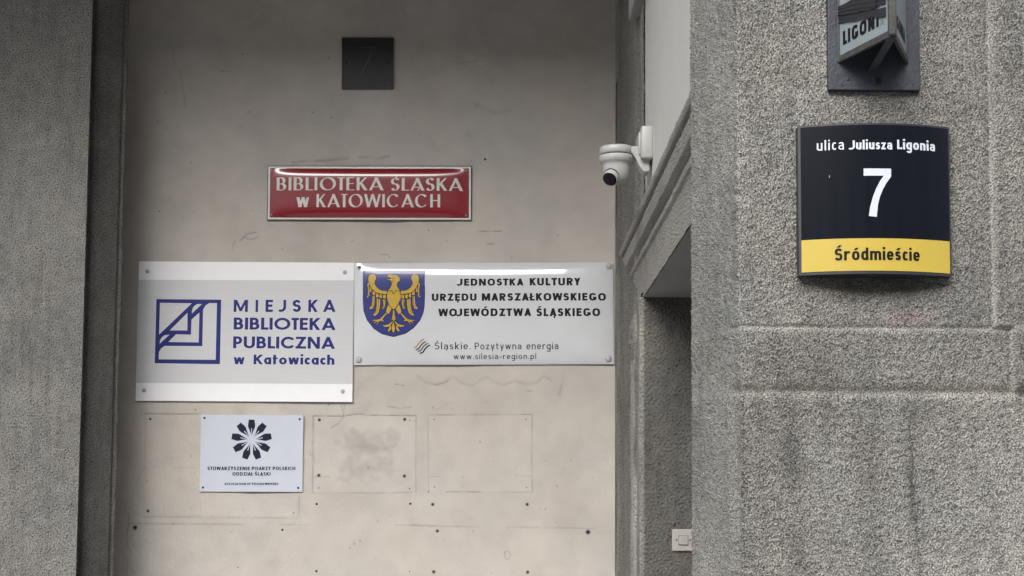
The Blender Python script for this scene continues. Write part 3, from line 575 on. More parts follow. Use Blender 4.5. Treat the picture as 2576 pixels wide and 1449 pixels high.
# ================================================================== SIGNS
class Sign:
    """an upright plate on the plane y=D; corners in picture order tl, tr, br, bl"""
    flatz = False
    def __init__(s, name, label, cat, corners, D, thick, surf=None):
        c = [at_y(x, y, D-thick) for x, y in corners]; s.D = D; s.t = thick
        w = ((c[1]-c[0]).length+(c[2]-c[3]).length)/2; h = ((c[0]-c[3]).length+(c[1]-c[2]).length)/2
        o = sum(c, Vector())/4; d = (c[1]-c[0])+(c[2]-c[3]); s.rot = -math.atan2(d.z, d.x); s.w, s.h = w, h
        s.root = thing(name, label, cat, (o.x, D, o.z), (0, s.rot, 0)); s.o = Vector((o.x, D, o.z)); s.surf = surf or (lambda u, v: 0.0)
    def loc(s, px, py):
        b = 0; ct, st = math.cos(s.rot), math.sin(s.rot)
        for _ in range(4):
            p = at_y(px, py, s.D-s.t-b)-s.o; u = ct*p.x-st*p.z; v = st*p.x+ct*p.z; b = s.surf(u, v)
        return u, v
    def put(s, name, V, F, m, off=.0006, slice_=0, depth=0):
        bm = bmesh.new(); vs = [bm.verts.new((u, 0, v)) for u, v in V]
        for f in F:
            try: bm.faces.new([vs[i] for i in f])
            except ValueError: pass
        if slice_:
            us = [u for u, v in V]; x = min(us)+slice_
            while x < max(us):
                bmesh.ops.bisect_plane(bm, geom=bm.verts[:]+bm.edges[:]+bm.faces[:], plane_co=(x, 0, 0), plane_no=(1, 0, 0)); x += slice_
            zs = [v for u, v in V]; z = min(zs)+slice_
            while z < max(zs) and not s.flatz:
                bmesh.ops.bisect_plane(bm, geom=bm.verts[:]+bm.edges[:]+bm.faces[:], plane_co=(0, 0, z), plane_no=(0, 0, 1)); z += slice_
        for v in bm.verts: v.co.y = -(s.t+s.surf(v.co.x, v.co.z)+off)
        bmesh.ops.recalc_face_normals(bm, faces=bm.faces[:])
        for f in bm.faces:
            f.normal_update()
            if f.normal.y > 0: f.normal_flip()
        return from_bm(name, bm, m, s.root)
    def text(s, S, txt, K, x0, x1, top, base, m, off=.0008, gap=None, slice_=0, name='lettering', span='cap'):
        a = s.loc(*K(x0, base)); b = s.loc(*K(x1, base)); t = s.loc(*K((x0+x1)/2, top)); bm_ = s.loc(*K((x0+x1)/2, base))
        V, F, W = word(S, txt, gap); ch = (t[1]-bm_[1])/(1 if span == 'cap' else S.xh); mn = min(v[0] for v in V); mx = max(v[0] for v in V)
        V = [(a[0]+(x-mn)/(mx-mn)*(b[0]-a[0]), bm_[1]+y*ch) for x, y in V]
        return s.put(name, V, F, m, off, slice_)
    def poly(s, name, K, pts, m, off=.0006, slice_=0):
        P = [area_fix([s.loc(*K(*p)) for p in poly]) for poly in pts]; V, F = union(P, 1e-6); return s.put(name, V, F, m, off, slice_)
    def strokes(s, name, K, lines, wd, m, off=.0012, closed=False):
        St = Style(wd); g = []
        for ln in lines:
            p = [s.loc(*K(*q)) for q in ln]
            if closed: p = p+[p[0], p[1]]
            g += ribbon(St, p)
        V, F = union([area_fix(q) for q in g], 1e-6); return s.put(name, V, F, m, off)
    def panel(s, m, nu=60, nv=30, bev=.0015, name='panel', w=None, h=None, off=0):
        w, h = w or s.w, h or s.h; V, F = [], []
        us = [-w/2+w*i/nu for i in range(nu+1)]; vs = [-h/2+h*j/nv for j in range(nv+1)]
        for v in vs:
            for u in us: V.append((u, -(s.t+s.surf(u, v)+off), v))
        id_ = lambda i, j: j*(nu+1)+i
        for j in range(nv):
            for i in range(nu): F.append((id_(i, j), id_(i+1, j), id_(i+1, j+1), id_(i, j+1)))
        loop = [id_(i, 0) for i in range(nu+1)]+[id_(nu, j) for j in range(1, nv+1)]+[id_(i, nv) for i in range(nu-1, -1, -1)]+[id_(0, j) for j in range(nv-1, 0, -1)]
        b0 = len(V); n = len(loop); V += [(V[i][0], 0.0, V[i][2]) for i in loop]+[V[i] for i in loop]
        for k in range(n): F.append((b0+n+k, b0+k, b0+(k+1) % n, b0+n+(k+1) % n))
        o = mesh_obj(name, V, F, m, s.root); me = o.data; me.polygons.foreach_set('use_smooth', [i < nu*nv for i in range(len(me.polygons))]); return o
    def screw(s, K, x, y, r, m, h=.003, name='screw', dark=False, dome=True):
        u, v = s.loc(*K(x, y)); pr = [(r, 0), (r, h*.35), (r*.8, h*.8), (r*.4, h*1.0), (r*.1, h*1.05)] if dome else [(r, 0), (r, h*.8), (r*.9, h)]
        bm = lathe_bm(pr, 18); orient(bm, (u, -(s.t+s.surf(u, v)), v), (0, -1, 0)); o = from_bm(name, bm, m, s.root, True)
        if dark:
            bm = lathe_bm([(r*.42, 0), (r*.42, h*1.25)], 14); orient(bm, (u, -(s.t+s.surf(u, v)), v), (0, -1, 0)); from_bm('screw_hole', bm, M['hole'], o)
        return o

def pillow(w, h, A, pu=6, pv=5, mx=0):
    def f(u, v):
        a = min(1, abs(2*u/w)); b = min(1, abs(2*v/h)); return A*(1-a**pu)*(1-b**pv)*(1+mx*math.sin(u*7+1))
    return f

# --- black iron plate with 7
s = Sign('house_number_plate', 'small square black iron plate with an embossed 7, highest on the plaster wall', 'number plate', [KP(187, 192), KP(1325, 190), KP(1325, 1328), KP(172, 1330)], D_B-.004, .008,
         surf=None)
s.panel(M['plate7'], 4, 4)
s.poly('numeral', KP, [[(595, 410), (960, 405), (960, 470), (690, 1060), (590, 1070), (860, 500), (595, 510)]], M['plate7'], .0022)
s.strokes('numeral_edge', KP, [[(600, 420), (930, 408)], [(855, 515), (600, 1060)]], .0016, mat('pale_edge', (.10, .10, .11), .35), .0030)  # paler lines along two edges of the numeral
s.screw(KP, 275, 745, .007, M['plate7'], .003); s.screw(KP, 1195, 750, .007, M['plate7'], .003)

# --- red library sign
rc = [K2(140, 387), K2(2178, 390), K2(2170, 935), K2(127, 930)]
s = Sign('red_library_sign', 'glossy red enamel sign reading Biblioteka Śląska w Katowicach with a cream border', 'sign', rc, D_B-.004, .006)
W_, H_ = s.w, s.h
s.surf = lambda u, v: .0001+pillow(W_-.04, H_-.03, .009, 7, 7.5, .1)(u, v)
s.panel(M['black_en'], 80, 40)
def rect(s, w, h, name, m, off, nu=80, nv=36):
    V, F = [], []
    for j in range(nv+1):
        for i in range(nu+1): V.append((-w/2+w*i/nu, -h/2+h*j/nv))
    for j in range(nv):
        for i in range(nu): F.append((j*(nu+1)+i, j*(nu+1)+i+1, (j+1)*(nu+1)+i+1, (j+1)*(nu+1)+i))
    o = s.put(name, V, F, m, off); o.data.polygons.foreach_set('use_smooth', [True]*len(o.data.polygons)); return o
rect(s, W_-.006, H_-.006, 'border', M['cream_en'], .0007)
rect(s, W_-.023, H_-.022, 'border_line', M['black_en'], .0014)
rect(s, W_-.026, H_-.025, 'red_field', M['red'], .0021)
for t_, x0, x1, tp, bs in (('BIBLIOTEKA', 228, 1298, 505, 634), ('ŚLĄSKA', 1368, 2090, 512, 638), ('KATOWICACH', 625, 1860, 672, 803)):
    s.text(DECO, t_, K2, x0, x1, tp, bs, M['cream_en'], .0036)
s.text(DECO, 'w', K2, 425, 552, 703, 802, M['cream_en'], .0036, span='x')
for x, y in ((183, 432), (2127, 437), (176, 876), (2118, 885)): s.screw(K2, x, y, .0042, M['steel'], .005)

# --- municipal library board
s = Sign('municipal_library_board', 'large grey and white board reading Miejska Biblioteka Publiczna w Katowicach with a blue square logo', 'sign', [K3(77, 72), K3(2125, 82), K3(2110, 1410), K3(50, 1395)], D_B-.004, .008)
s.panel(M['board_white'], 10, 10)
s.poly('grey_field', K3, [[(76, 246), (2123, 252), (2111, 1237), (54, 1227)]], M['board_grey'], .0005)
lg = s.poly('logo', K3, [[(246, 430), (862, 436), (850, 1048), (230, 1040)]], M['navy_print'], .0010)
inner = [[(280, 465), (583, 470), (272, 768)], [(542, 560), (540, 728), (372, 728)], [(583, 568), (586, 535), (596, 508), (612, 490), (640, 476), (680, 478)],
         [(655, 558), (648, 842), (360, 838), (432, 765), (575, 768), (580, 625)], [(277, 855), (281, 822), (296, 795), (325, 773), (372, 768)],
         [(822, 468), (810, 1008), (268, 1003), (270, 935), (290, 900), (325, 875), (683, 877), (690, 530), (715, 490), (750, 468)]]
o = s.poly('logo_opening', K3, inner, M['board_grey'], .0014)
for ch, x0, x1 in (('M', 980, 1115), ('I', 1188, 1212), ('E', 1283, 1353), ('J', 1407, 1478), ('S', 1540, 1620), ('K', 1690, 1782), ('A', 1830, 1950)):
    s.text(AVG, ch, K3, x0, x1, 437, 552, M['navy_print'])
s.text(AVG, 'BIBLIOTEKA', K3, 980, 1950, 608, 722, M['navy_print']); s.text(AVG, 'PUBLICZNA', K3, 975, 1945, 787, 900, M['navy_print'])
s.text(AVG, 'w', K3, 980, 1083, 983, 1050, M['navy_print'], span='x'); s.text(AVG, 'Katowicach', K3, 1170, 1938, 960, 1052, M['navy_print'])
for x, y in ((160, 166), (2037, 176), (128, 1297), (2018, 1308)): s.screw(K3, x, y, .0088, M['zinc'], .005)

# --- enamel sign with the eagle
s = Sign('eagle_crest_sign', 'glossy white enamel sign with a gold eagle crest and black Jednostka Kultury lettering', 'sign', [K4(62, 55), K4(2512, 45), K4(2510, 1010), K4(50, 1018)], D_B-.004, .006)
W4, H4 = s.w, s.h
s.surf = lambda u, v: .0001+pillow(W4, H4, .017, 12, 7, .06)(u, v)
s.panel(M['white_en'], 110, 60)
T4 = [('JEDNOSTKA', 1028, 1660, 200, 266), ('KULTURY', 1718, 2198, 193, 264), ('URZĘDU', 792, 1215, 342, 410), ('MARSZAŁKOWSKIEGO', 1265, 2440, 337, 408), ('WOJEWÓDZTWA', 853, 1733, 483, 555), ('ŚLĄSKIEGO', 1783, 2385, 480, 555)]
for t_, x0, x1, tp, bs in T4: s.text(OFF, t_, K4, x0, x1, tp, bs, M['black'], .0010)
s.text(LIGHT, 'Śląskie.', K4, 820, 1158, 803, 869, M['black'], .0010); s.text(LIGHT, 'Pozytywna', K4, 1198, 1640, 805, 869, M['black'], .0010)
s.text(LIGHT, 'energia', K4, 1688, 1990, 822, 869, M['black'], .0010, span='x'); s.text(LIGHT, 'www.silesia-region.pl', K4, 998, 1780, 908, 962, M['black'], .0010)
for nm, m_, ln in (('wave', 'tan', [(622, 855), (648, 842), (668, 812), (690, 788), (718, 773)]), ('wave', 'teal', [(640, 876), (668, 862), (690, 830), (710, 808), (735, 796)]),
                   ('wave', 'slate', [(660, 890), (688, 878), (708, 848), (730, 825), (757, 812)]), ('wave', 'black', [(680, 910), (708, 896), (728, 866), (748, 844), (775, 829)])):
    s.strokes(nm, K4, [ln], .0055, M[m_], .0010)
E_SH = [(10, 175), (570, 172), (1130, 172), (1125, 600), (1118, 800), (1098, 930), (1040, 1070), (930, 1200), (780, 1310), (560, 1372), (350, 1320), (200, 1220), (80, 1070), (20, 900), (8, 700)]
def spl(P, k=3):
    out = []; n = len(P)
    for i in range(n):
        p0, p1, p2, p3 = [np.array(P[(i+j) % n], float) for j in (-1, 0, 1, 2)]
        for q in range(k):
            t = q/k; out.append(tuple(.5*((2*p1)+(-p0+p2)*t+(2*p0-5*p1+4*p2-p3)*t*t+(-p0+3*p1-3*p2+p3)*t**3)))
    return out
half = [spl([(98, 330), (110, 265), (150, 237), (200, 237), (240, 265), (250, 310), (235, 350), (220, 385), (225, 425), (260, 475), (310, 515), (370, 535), (445, 540), (438, 602), (370, 600), (300, 590), (230, 565), (175, 515), (135, 455), (112, 390)], 2),
        [(98, 380), (115, 400), (125, 560), (128, 625), (100, 668), (65, 655), (92, 620), (95, 500), (80, 430)],
        [(125, 440), (165, 520), (165, 555), (140, 570), (125, 555)], [(175, 530), (232, 570), (232, 610), (205, 630), (178, 610)], [(240, 578), (293, 598), (292, 650), (265, 670), (240, 650)],
        [(300, 600), (358, 608), (355, 665), (325, 685), (300, 665)], [(365, 608), (430, 612), (425, 670), (395, 688), (365, 670)],
        [(175, 630), (222, 630), (218, 790), (190, 860), (150, 880), (110, 860), (160, 800), (172, 720)], [(250, 670), (325, 695), (318, 850), (290, 940), (235, 998), (180, 990), (235, 900), (250, 800)],
        [(360, 690), (418, 695), (415, 790), (395, 860), (345, 880), (370, 790)], [(470, 780), (530, 870), (470, 970), (420, 925), (435, 850)],
        [(430, 930), (445, 952), (360, 1058), (385, 1085), (380, 1105), (330, 1085), (290, 1110), (262, 1170), (250, 1165), (270, 1100), (205, 1135), (195, 1120), (240, 1090), (180, 1085), (175, 1065), (240, 1062), (310, 1048)],
        [(548, 1060), (525, 1100), (470, 1145), (400, 1160), (350, 1150), (380, 1190), (430, 1200), (490, 1185), (548, 1110)], [(520, 1150), (485, 1190), (445, 1280), (490, 1275), (520, 1230)]]
mid = [[(450, 545), (520, 535), (562, 600), (605, 535), (685, 545), (695, 610), (690, 690), (650, 780), (600, 850), (562, 885), (520, 850), (470, 780), (440, 680), (438, 600)],
       [(450, 530), (495, 495), (520, 440), (528, 380), (480, 350), (405, 337), (480, 325), (520, 312), (490, 298), (437, 290), (450, 255), (490, 235), (540, 245), (600, 250), (650, 275), (690, 315), (672, 335), (682, 355), (655, 375), (630, 400), (625, 440), (645, 490), (685, 530), (640, 545), (605, 530), (565, 600), (525, 530), (480, 548)],
       [(545, 890), (580, 890), (580, 960), (602, 1060), (562, 1110), (522, 1060), (545, 960)], [(558, 1085), (590, 1200), (585, 1260), (556, 1315), (528, 1260), (525, 1200)]]
mir = lambda P: [(1124-x, y) for x, y in P]
allp = half+[mir(p) for p in half]+mid
cr = s.poly('crest_shield', KE, [E_SH], M['crest_blue'], .0010, slice_=.006)
s.strokes('crest_outline', KE, [E_SH], .0028, M['black_en'], .0014, closed=True)
s.poly('crest_eagle', KE, allp, M['gold'], .0018, slice_=.006)
s.strokes('eagle_outline', KE, allp, .0017, M['black_en'], .0024, closed=True)
vein = [[(110, 600), (100, 655)], [(200, 640), (195, 790), (150, 850)], [(288, 690), (280, 860), (225, 965)], [(388, 700), (385, 800), (368, 860)]]
for vn in vein+[mir(v) for v in vein]: s.strokes('feather_quill', KE, [vn], .0013, M['black_en'], .0024)
s.strokes('crest_eye', KE, [[(545, 285), (600, 310)], [(530, 290), (560, 340), (545, 375), (505, 350), (470, 335)]], .0013, M['black_en'], .0024)
s.screw(K4, 105, 95, .0110, M['zinc'], .002, dark=True, dome=False)
for x, y in ((2467, 82), (100, 968), (2462, 960)): s.screw(K4, x, y, .0138, M['zinc'], .006)

# --- writers' association plate
s = Sign('writers_association_plate', 'small pale blue plate with a ring of nine dark pen nibs, beneath the library board', 'sign', [K5(88, 80), K5(1788, 90), K5(1775, 1362), K5(58, 1362)], D_B-.004, .006)
s.panel(M['pale_board'], 6, 6)
nb, sl_ = [], []
for i in range(9):
    a = math.radians(i*40); sh = [(-49, 334), (49, 334), (50, 310), (60, 245), (57, 215), (44, 185), (26, 140), (14, 105), (4, 74), (-4, 74), (-14, 105), (-26, 140), (-44, 185), (-57, 215), (-60, 245), (-50, 310)]
    tr = lambda x, y: (928+x*math.cos(a)+y*math.sin(a), 497+x*math.sin(a)-y*math.cos(a))
    nb.append([tr(*p) for p in sh]); sl_.append([tr(*p) for p in ((-7, 190), (7, 190), (5, 84), (-5, 84))])
for p, q in zip(nb, sl_):
    n_ = s.poly('pen_nib', K5, [p], M['ink'], .0006); s.poly('nib_slit', K5, [q], M['pale_board'], .0010)
for t_, x0, x1, tp, bs in (('STOWARZYSZENIE', 192, 898, 945, 1003), ('PISARZY', 930, 1247, 945, 1003), ('POLSKICH', 1280, 1655, 945, 1003), ('ODDZIAŁ', 608, 955, 1037, 1094), ('ŚLĄSKI', 980, 1242, 1037, 1094),
                           ('ASSOCIATION', 475, 832, 1213, 1251), ('OF', 848, 912, 1213, 1251), ('POLISH', 932, 1130, 1213, 1251), ('WRITERS', 1145, 1373, 1213, 1251)):
    s.text(SMALL, t_, K5, x0, x1, tp, bs, M['ink'], .0007)
for x, y in ((143, 135), (1727, 153), (118, 1292), (1703, 1297)): s.screw(K5, x, y, .0048, M['black_en'], .002)

# --- curved street number sign on the right pier
yf = YF+.002
s = Sign('street_number_sign', 'curved dark navy plate reading ulica Juliusza Ligonia 7 with a yellow Śródmieście band', 'sign', [K7(88, 632), K7(850, 635), K7(853, 1383), K7(97, 1375)], yf, .024)
s.flatz = True; W6, H6 = s.w, s.h; BULGE = .030
s.surf = lambda u, v: BULGE*(1-(2*u/W6)**2) if abs(u) < W6/2 else 0.0
s.panel(M['rim'], 48, 4, name='casing')
ins = .0045
def cyl_rect(s, u0, u1, v0, v1, name, m, off):
    V, F = [], []; n = 48
    for v in (v0, v1):
        for i in range(n+1): V.append((u0+(u1-u0)*i/n, v))
    for i in range(n): F.append((i, i+1, n+2+i, n+1+i))
    o = s.put(name, V, F, m, off); o.data.polygons.foreach_set('use_smooth', [True]*n); return o
yv1 = s.loc(*K7(470, 1190))[1]; yv0 = s.loc(*K7(470, 1352))[1]
cyl_rect(s, -W6/2+ins, W6/2-ins*.8, yv1, H6/2-.004, 'navy_face', M['addr'], .0012)
cyl_rect(s, -W6/2+ins, W6/2-ins*.8, yv0, yv1, 'yellow_band', M['yellow'], .0012)
s.text(TRL, 'ulica', KA, 342, 758, 262, 415, M['addr_white'], .0020, slice_=.006)
s.text(TRB, 'Juliusza', KA, 830, 1500, 262, 402, M['addr_white'], .0020, slice_=.006); s.text(TRB, 'Ligonia', KA, 1575, 2155, 268, 412, M['addr_white'], .0020, slice_=.006)
s.poly('numeral', KA, [[(1060, 697), (1483, 700), (1483, 820), (1420, 905), (1360, 1010), (1310, 1130), (1280, 1260), (1263, 1440), (1140, 1425), (1160, 1290), (1200, 1140), (1250, 1010), (1310, 890), (1370, 808), (1060, 808)]], M['addr_white'], .0020, slice_=.006)
s.text(TRB, 'Śródmieście', KB, 635, 1975, 482, 671, M['black'], .0020, slice_=.006)
s.strokes('paint_chip', KA, [[(533, 800), (534, 838)]], .0008, M['addr_white'], .0022)

# --- triangular street-name lamp
yp = YF-.0; TL = .015
lamp = thing('street_name_lamp', 'old triangular street name lamp in grey metal, its face reading Ligonia under torn dark tape', 'street lamp', (0, 0, 0))
pl = at_y(*KL(185, 1325), yp-TL); pr = at_y(*KL(1543, 1328), yp-TL); zt = H(1.20)
o = box('back_plate', pl.x, pr.x, yp-TL, yp+.012, pl.z, zt, M['lampmetal'], lamp, .0015)
bx0 = at_y(*KL(345, 900), yp-TL).x; bx1_ = at_y(*KL(1335, 900), yp-TL).x; zb = at_y(*KL(340, 960), yp-TL).z
ap = at_y(*KL(1128, 495), 2.667); AX = ap.x; AY = 2.667; BY = yp-TL; zb = (zb+ap.z)/2
A_ = Vector((AX, AY, 0)); L_ = Vector((bx0, BY, 0)); R__ = Vector((bx1_, BY, 0))
def bar(name, p, q, wx, wy, m, parent, up=(0, 0, 1), bev=.0012):
    p, q = Vector(p), Vector(q); d = (q-p); L = d.length; d.normalize(); u = Vector(up); sx = d.cross(u).normalized(); sz = sx.cross(d).normalized()
    bm = box_bm(-wx/2, wx/2, 0, L, -wy/2, wy/2, bev)
    bmesh.ops.transform(bm, matrix=Matrix.Translation(p) @ Matrix((sx, d, sz)).transposed().to_4x4(), verts=bm.verts[:]); return from_bm(name, bm, m, parent)
def zup(v, z): return Vector((v.x, v.y, z))
for P_, nm in ((L_, 'l'), (R__, 'r')):
    bar('bottom_rail', zup(P_, zb+.006), zup(A_, zb+.006), .007, .013, M['rust'], lamp)
bar('ridge_rail', zup(A_, zb+.0), zup(A_, zt), .015, .013, M['rust'], lamp, up=(0, 1, 0), bev=.003)
for P_ in (L_, R__): bar('edge_rail', zup(P_, zb), zup(P_, zt), .008, .006, M['lampmetal'], lamp, up=(0, 1, 0))
bar('bottom_strap', zup(A_, zb-.001), Vector(((bx0+bx1_)/2-.004, BY-.002, zb-.018)), .015, .003, M['lampmetal'], lamp)
mesh_obj('top_cap', [zup(L_, zt), zup(R__, zt), zup(A_, zt), zup(L_, zt+.01), zup(R__, zt+.01), zup(A_, zt+.02)], [(0, 1, 2), (3, 5, 4), (0, 3, 4, 1), (1, 4, 5, 2), (2, 5, 3, 0)], M['lampmetal'], lamp)
def face_panel(P_, nm):
    d = (A_-P_); L = d.length; dn = d.normalized(); nrm = Vector((dn.y, -dn.x, 0))
    if nrm.y > 0: nrm = -nrm
    a = P_+dn*.004+nrm*.0006; b = A_-dn*.009+nrm*.0006
    ob = mesh_obj(nm, [zup(a, zb+.010), zup(b, zb+.010), zup(b, zt), zup(a, zt), zup(a-nrm*.003, zb+.010), zup(b-nrm*.003, zb+.010), zup(b-nrm*.003, zt), zup(a-nrm*.003, zt)],
                  [(0, 1, 2, 3), (4, 7, 6, 5), (0, 4, 5, 1), (0, 3, 7, 4), (1, 5, 6, 2)], M['milk'], lamp)
    return ob, P_, dn, nrm
fl_, Pl, dl, nl = face_panel(L_, 'milky_panel'); fr_, Pr, dr_, nr = face_panel(R__, 'milky_panel')
def on_face(px, py, P_, dn, nrm): p = at_plane(px, py, zup(P_+nrm*.0006, 0), nrm); return (p-P_).dot(dn), p.z
def put_face(name, V, F, P_, dn, nrm, m, off, parent):
    vs = [zup(P_+dn*a+nrm*(.0006+off), z) for a, z in V]; return mesh_obj(name, vs, F, m, parent)
V, F, W = word(BLOCK, 'LIGONI')
a = on_face(*KL(400, 670), Pl, dl, nl); b = on_face(*KL(930, 390), Pl, dl, nl); c = on_face(*KL(402, 465), Pl, dl, nl); mx = max(v[0] for v in V)
V2 = [(a[0]+x/mx*(b[0]-a[0]), a[1]+x/mx*(b[1]-a[1])*.6+y*(c[1]-a[1])) for x, y in V]
put_face('lettering', V2, F, Pl, dl, nl, M['black'], .0006, lamp)
V, F, W = glyph(BLOCK, 'A')[1], glyph(BLOCK, 'A')[2], 0
a2 = on_face(*KL(945, 390), Pl, dl, nl); wA = (b[0]-a[0])/6
put_face('worn_letter', [(b[0]+.004+x*wA, b[1]*0+a[1]+(b[1]-a[1])*.6+y*(c[1]-a[1])) for x, y in V], F, Pl, dl, nl, mat('faded_letter', (.15, .165, .17), .5), .0005, lamp)
V, F, W = word(BLOCK, 'LIGONIA'); mx = max(v[0] for v in V); Lr = (A_-R__).length
put_face('lettering', [(Lr-.026-x/mx*(Lr-.050), zb+.032+y*(c[1]-a[1])*.95) for x, y in V], F, Pr, dr_, nr, M['black'], .0006, lamp)
# torn tape wound across the left face: creased strips
def tape(pts_lo, pts_hi, off, seed, name='tape_strip'):
    rnd = random.Random(seed); lo = [on_face(*KL(*p), Pl, dl, nl) for p in pts_lo]; hi = [on_face(*KL(*p), Pl, dl, nl) for p in pts_hi]; n, m_ = 26, 12; V = []
    for i in range(n+1):
        t = i/n*(len(lo)-1); k = min(int(t), len(lo)-2); f = t-k
        l2 = (lo[k][0]*(1-f)+lo[k+1][0]*f, lo[k][1]*(1-f)+lo[k+1][1]*f); h2 = (hi[k][0]*(1-f)+hi[k+1][0]*f, hi[k][1]*(1-f)+hi[k+1][1]*f)
        for j in range(m_+1):
            g = j/m_; a_ = l2[0]*(1-g)+h2[0]*g; z_ = l2[1]*(1-g)+h2[1]*g
            cr_ = .0011*abs(math.sin(g*9+i*.09+seed))+.0008*math.sin(g*21+i*.16)
            V.append(zup(Pl+dl*a_+nl*(.0006+off+cr_), z_+.0006*math.sin(i*.9+seed)*(j in (0, m_))))
    F = [(i*(m_+1)+j, (i+1)*(m_+1)+j, (i+1)*(m_+1)+j+1, i*(m_+1)+j+1) for i in range(n) for j in range(m_)]
    return mesh_obj(name, V, F, M['tape'], lamp, True)
tape([(345, 352), (560, 318), (800, 268), (1042, 262)], [(345, 215), (560, 180), (800, 150), (1042, 108)], .0012, 3)
tape([(345, 235), (560, 195), (740, 160), (900, 120)], [(345, 110), (560, -10), (740, -60), (900, -70)], .0026, 7)
tape([(820, 150), (900, 118), (960, 80), (1042, 66)], [(820, -80), (900, -80), (960, -80), (1042, -80)], .0018, 11)
hp = at_y(*KL(915, 1200), yp-TL)
bm = lathe_bm([(.0078, 0), (.0078, .0012), (.0062, .0016)], 20); orient(bm, (hp.x, yp-TL, hp.z), (0, -1, 0)); hr = from_bm('bolt_hole', bm, M['lampmetal'], lamp, True)
bm = lathe_bm([(.0064, 0), (.0064, .0022)], 20); orient(bm, (hp.x, yp-TL, hp.z), (0, -1, 0)); from_bm('hole_shadow', bm, M['hole'], hr)
for x, y, r in ((470, 1175, .0034), (1200, 1255, .002), (410, 1250, .002), (1110, 1110, .003), (1430, 1235, .0022), (680, 1070, .002), (385, 1270, .0015)):
    p = at_y(*KL(x, y), yp-TL); bm = lathe_bm([(r, 0), (r*.8, r*.35), (r*.3, r*.5)], 10); orient(bm, (p.x, yp-TL, p.z), (0, -1, 0)); from_bm('paint_blister', bm, M['lampmetal'], lamp, True)

# --- surveillance camera on its bracket
cc = thing('surveillance_camera', 'white turret surveillance camera on a wall bracket at the edge of the pale panel', 'camera', (.349, 4.60, 1.12+CAMH))
cz = lambda y: H((1285-KC(0, y)[1])*4.60/FPX)
cw = Vector(cc.location)
def lp_(bm, name, m, parent=cc, smooth_=True):
    bmesh.ops.translate(bm, verts=bm.verts[:], vec=-cw); return from_bm(name, bm, m, parent, smooth_)
ztop, zpb = cz(200), cz(820)
bm = box_bm(X_S-.034, X_S+.006, 4.545, 4.68, zpb-.004, ztop, .008, 3); lp_(bm, 'wall_plate', M['cctv'], smooth_=True)
bm = box_bm(X_S-.040, X_S-.030, 4.565, 4.66, zpb+.012, ztop-.016, .004, 2); lp_(bm, 'plate_cover', M['cctv'])
bm = bmesh.new()   # curved gusset under the arm, from plate to dome
arm = [(X_S-.02, cz(560)), (.32, cz(575)), (.32, cz(660)), (.392, cz(690)), (.405, cz(800)), (.416, cz(960)), (X_S-.022, cz(1075)), (X_S-.004, cz(1060)), (X_S-.004, cz(560))]
for yy in (4.572, 4.628):
    pass
va = [bm.verts.new((x, 4.572, z)) for x, z in arm]; vb = [bm.verts.new((x, 4.632, z)) for x, z in arm]
bm.faces.new(va); bm.faces.new(vb[::-1])
for i in range(len(arm)): bm.faces.new((va[i], vb[i], vb[(i+1) % len(arm)], va[(i+1) % len(arm)]))
bmesh.ops.recalc_face_normals(bm, faces=bm.faces[:]); bmesh.ops.bevel(bm, geom=bm.edges[:], offset=.004, segments=2, affect='EDGES', profile=.5); lp_(bm, 'arm', M['cctv'], smooth_=False)
AXc = at_y(*KC(475, 700), 4.60).x
zr = cz(740)
bm = lathe_bm([(.050, zr+.030), (.0535, zr+.026), (.0535, zr+.006), (.0515, zr+.0045), (.030, zr+.0045)][::-1], 48); bmesh.ops.translate(bm, verts=bm.verts[:], vec=(AXc, 4.60, 0)); lp_(bm, 'mount_disc', M['cctv'])
bm = lathe_bm([(.050, zr+.0045), (.050, zr+.001)][::-1], 48); bmesh.ops.translate(bm, verts=bm.verts[:], vec=(AXc, 4.60, 0)); lp_(bm, 'seam', M['hole'])
bm = lathe_bm([(.0535, zr+.001), (.0545, zr-.004), (.0545, zr-.016), (.049, zr-.022), (.044, zr-.026), (.0435, zr-.036), (.041, zr-.058), (.037, zr-.070), (.030, zr-.080), (.018, zr-.087), (.006, zr-.0885)][::-1], 56)
bmesh.ops.translate(bm, verts=bm.verts[:], vec=(AXc, 4.60, 0)); bmesh.ops.recalc_face_normals(bm, faces=bm.faces[:]); dome = lp_(bm, 'dome', M['cctv'])
dv = Vector((-.40, -.66, -.63)).normalized(); cen = Vector((AXc-.002, 4.60, zr-.047))
bm = lathe_bm([(.023, .010), (.0255, .032), (.0250, .0515), (.0240, .0530), (.0225, .0520)], 40); orient(bm, cen, dv); lp_(bm, 'lens_barrel', M['cctv'], dome)
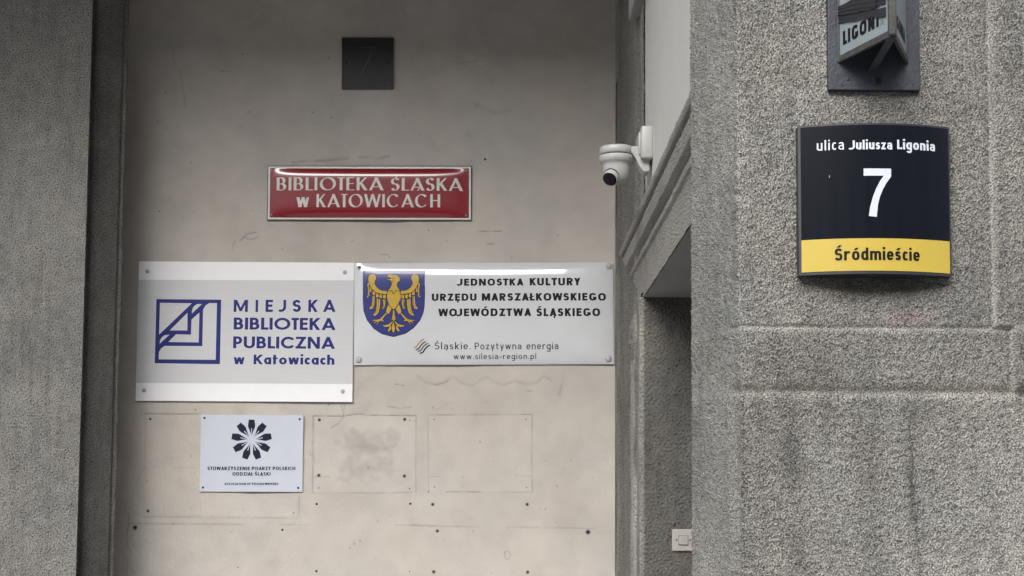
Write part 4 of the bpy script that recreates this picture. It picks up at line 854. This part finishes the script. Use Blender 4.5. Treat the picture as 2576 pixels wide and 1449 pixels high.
bm = lathe_bm([(.0232, .048), (.0230, .0526), (.017, .0540), (.008, .0548), (.001, .055)], 40); orient(bm, cen, dv); lp_(bm, 'lens', M['lens'], dome)
for a_ in (-.35, .0): 
    p = Vector((AXc+.047*math.sin(a_+1.2), 4.60-.047*math.cos(a_+1.2), zr-.024)); 
bm = lathe_bm([(.0022, 0), (.0022, .002)], 10); orient(bm, (AXc+.040, 4.60-.0375, zr-.0135), (.6, -.75, -.1)); lp_(bm, 'screw_hole', M['hole'], dome)
bm = lathe_bm([(.0275, .0300), (.0275, .0345)], 40); orient(bm, cen, dv); lp_(bm, 'eyeball_slot', M['hole'], dome)
# --- doorbell on the far jamb
pc = [at_y(*KD(1052, 662), Y_J), at_y(*KD(1062, 1030), Y_J)]; sz = pc[0].z-pc[1].z; pX, pZ = at_y(*KD(1052, 846), Y_J).x, (pc[0].z+pc[1].z)/2
db = thing('doorbell', 'cream square doorbell plate with a central button on the dark jamb', 'doorbell', (pX+sz/2, Y_J, pZ))
bm = box_bm(-sz/2, sz/2, -.009, .003, -sz/2, sz/2, .0035, 3); from_bm('plate', bm, M['switch'], db)
bsz = sz*.20; bm = box_bm(-bsz, bsz, -.014, -.008, -bsz, bsz, .001, 2); bt = from_bm('button', bm, M['switch'], db)
bm = box_bm(-bsz-.0012, bsz+.0012, -.0095, -.0085, -bsz-.002, bsz+.001); from_bm('button_gap', bm, M['hole'], db)
for sx in (-1, 1):
    bm = lathe_bm([(.0024, 0), (.0022, .0012)], 12); orient(bm, (sx*sz*.31, -.009, .001), (0, -1, 0)); from_bm('screw_hole', bm, M['hole'], db)
St = Style(.0009); g = ribbon(St, [(-.006, -.005), (-.004, -.003), (-.004, .002)]+arc(0, .002, .004, .005, 180, 0, 2, 10)+[(.004, -.003), (.006, -.005), (-.006, -.005)])
V, F = union([area_fix(p) for p in g], 1e-7); mesh_obj('bell_symbol', [(x, -.0144, z) for x, z in V], F, mat('grey_mark', (.26, .23, .22), .5), bt)
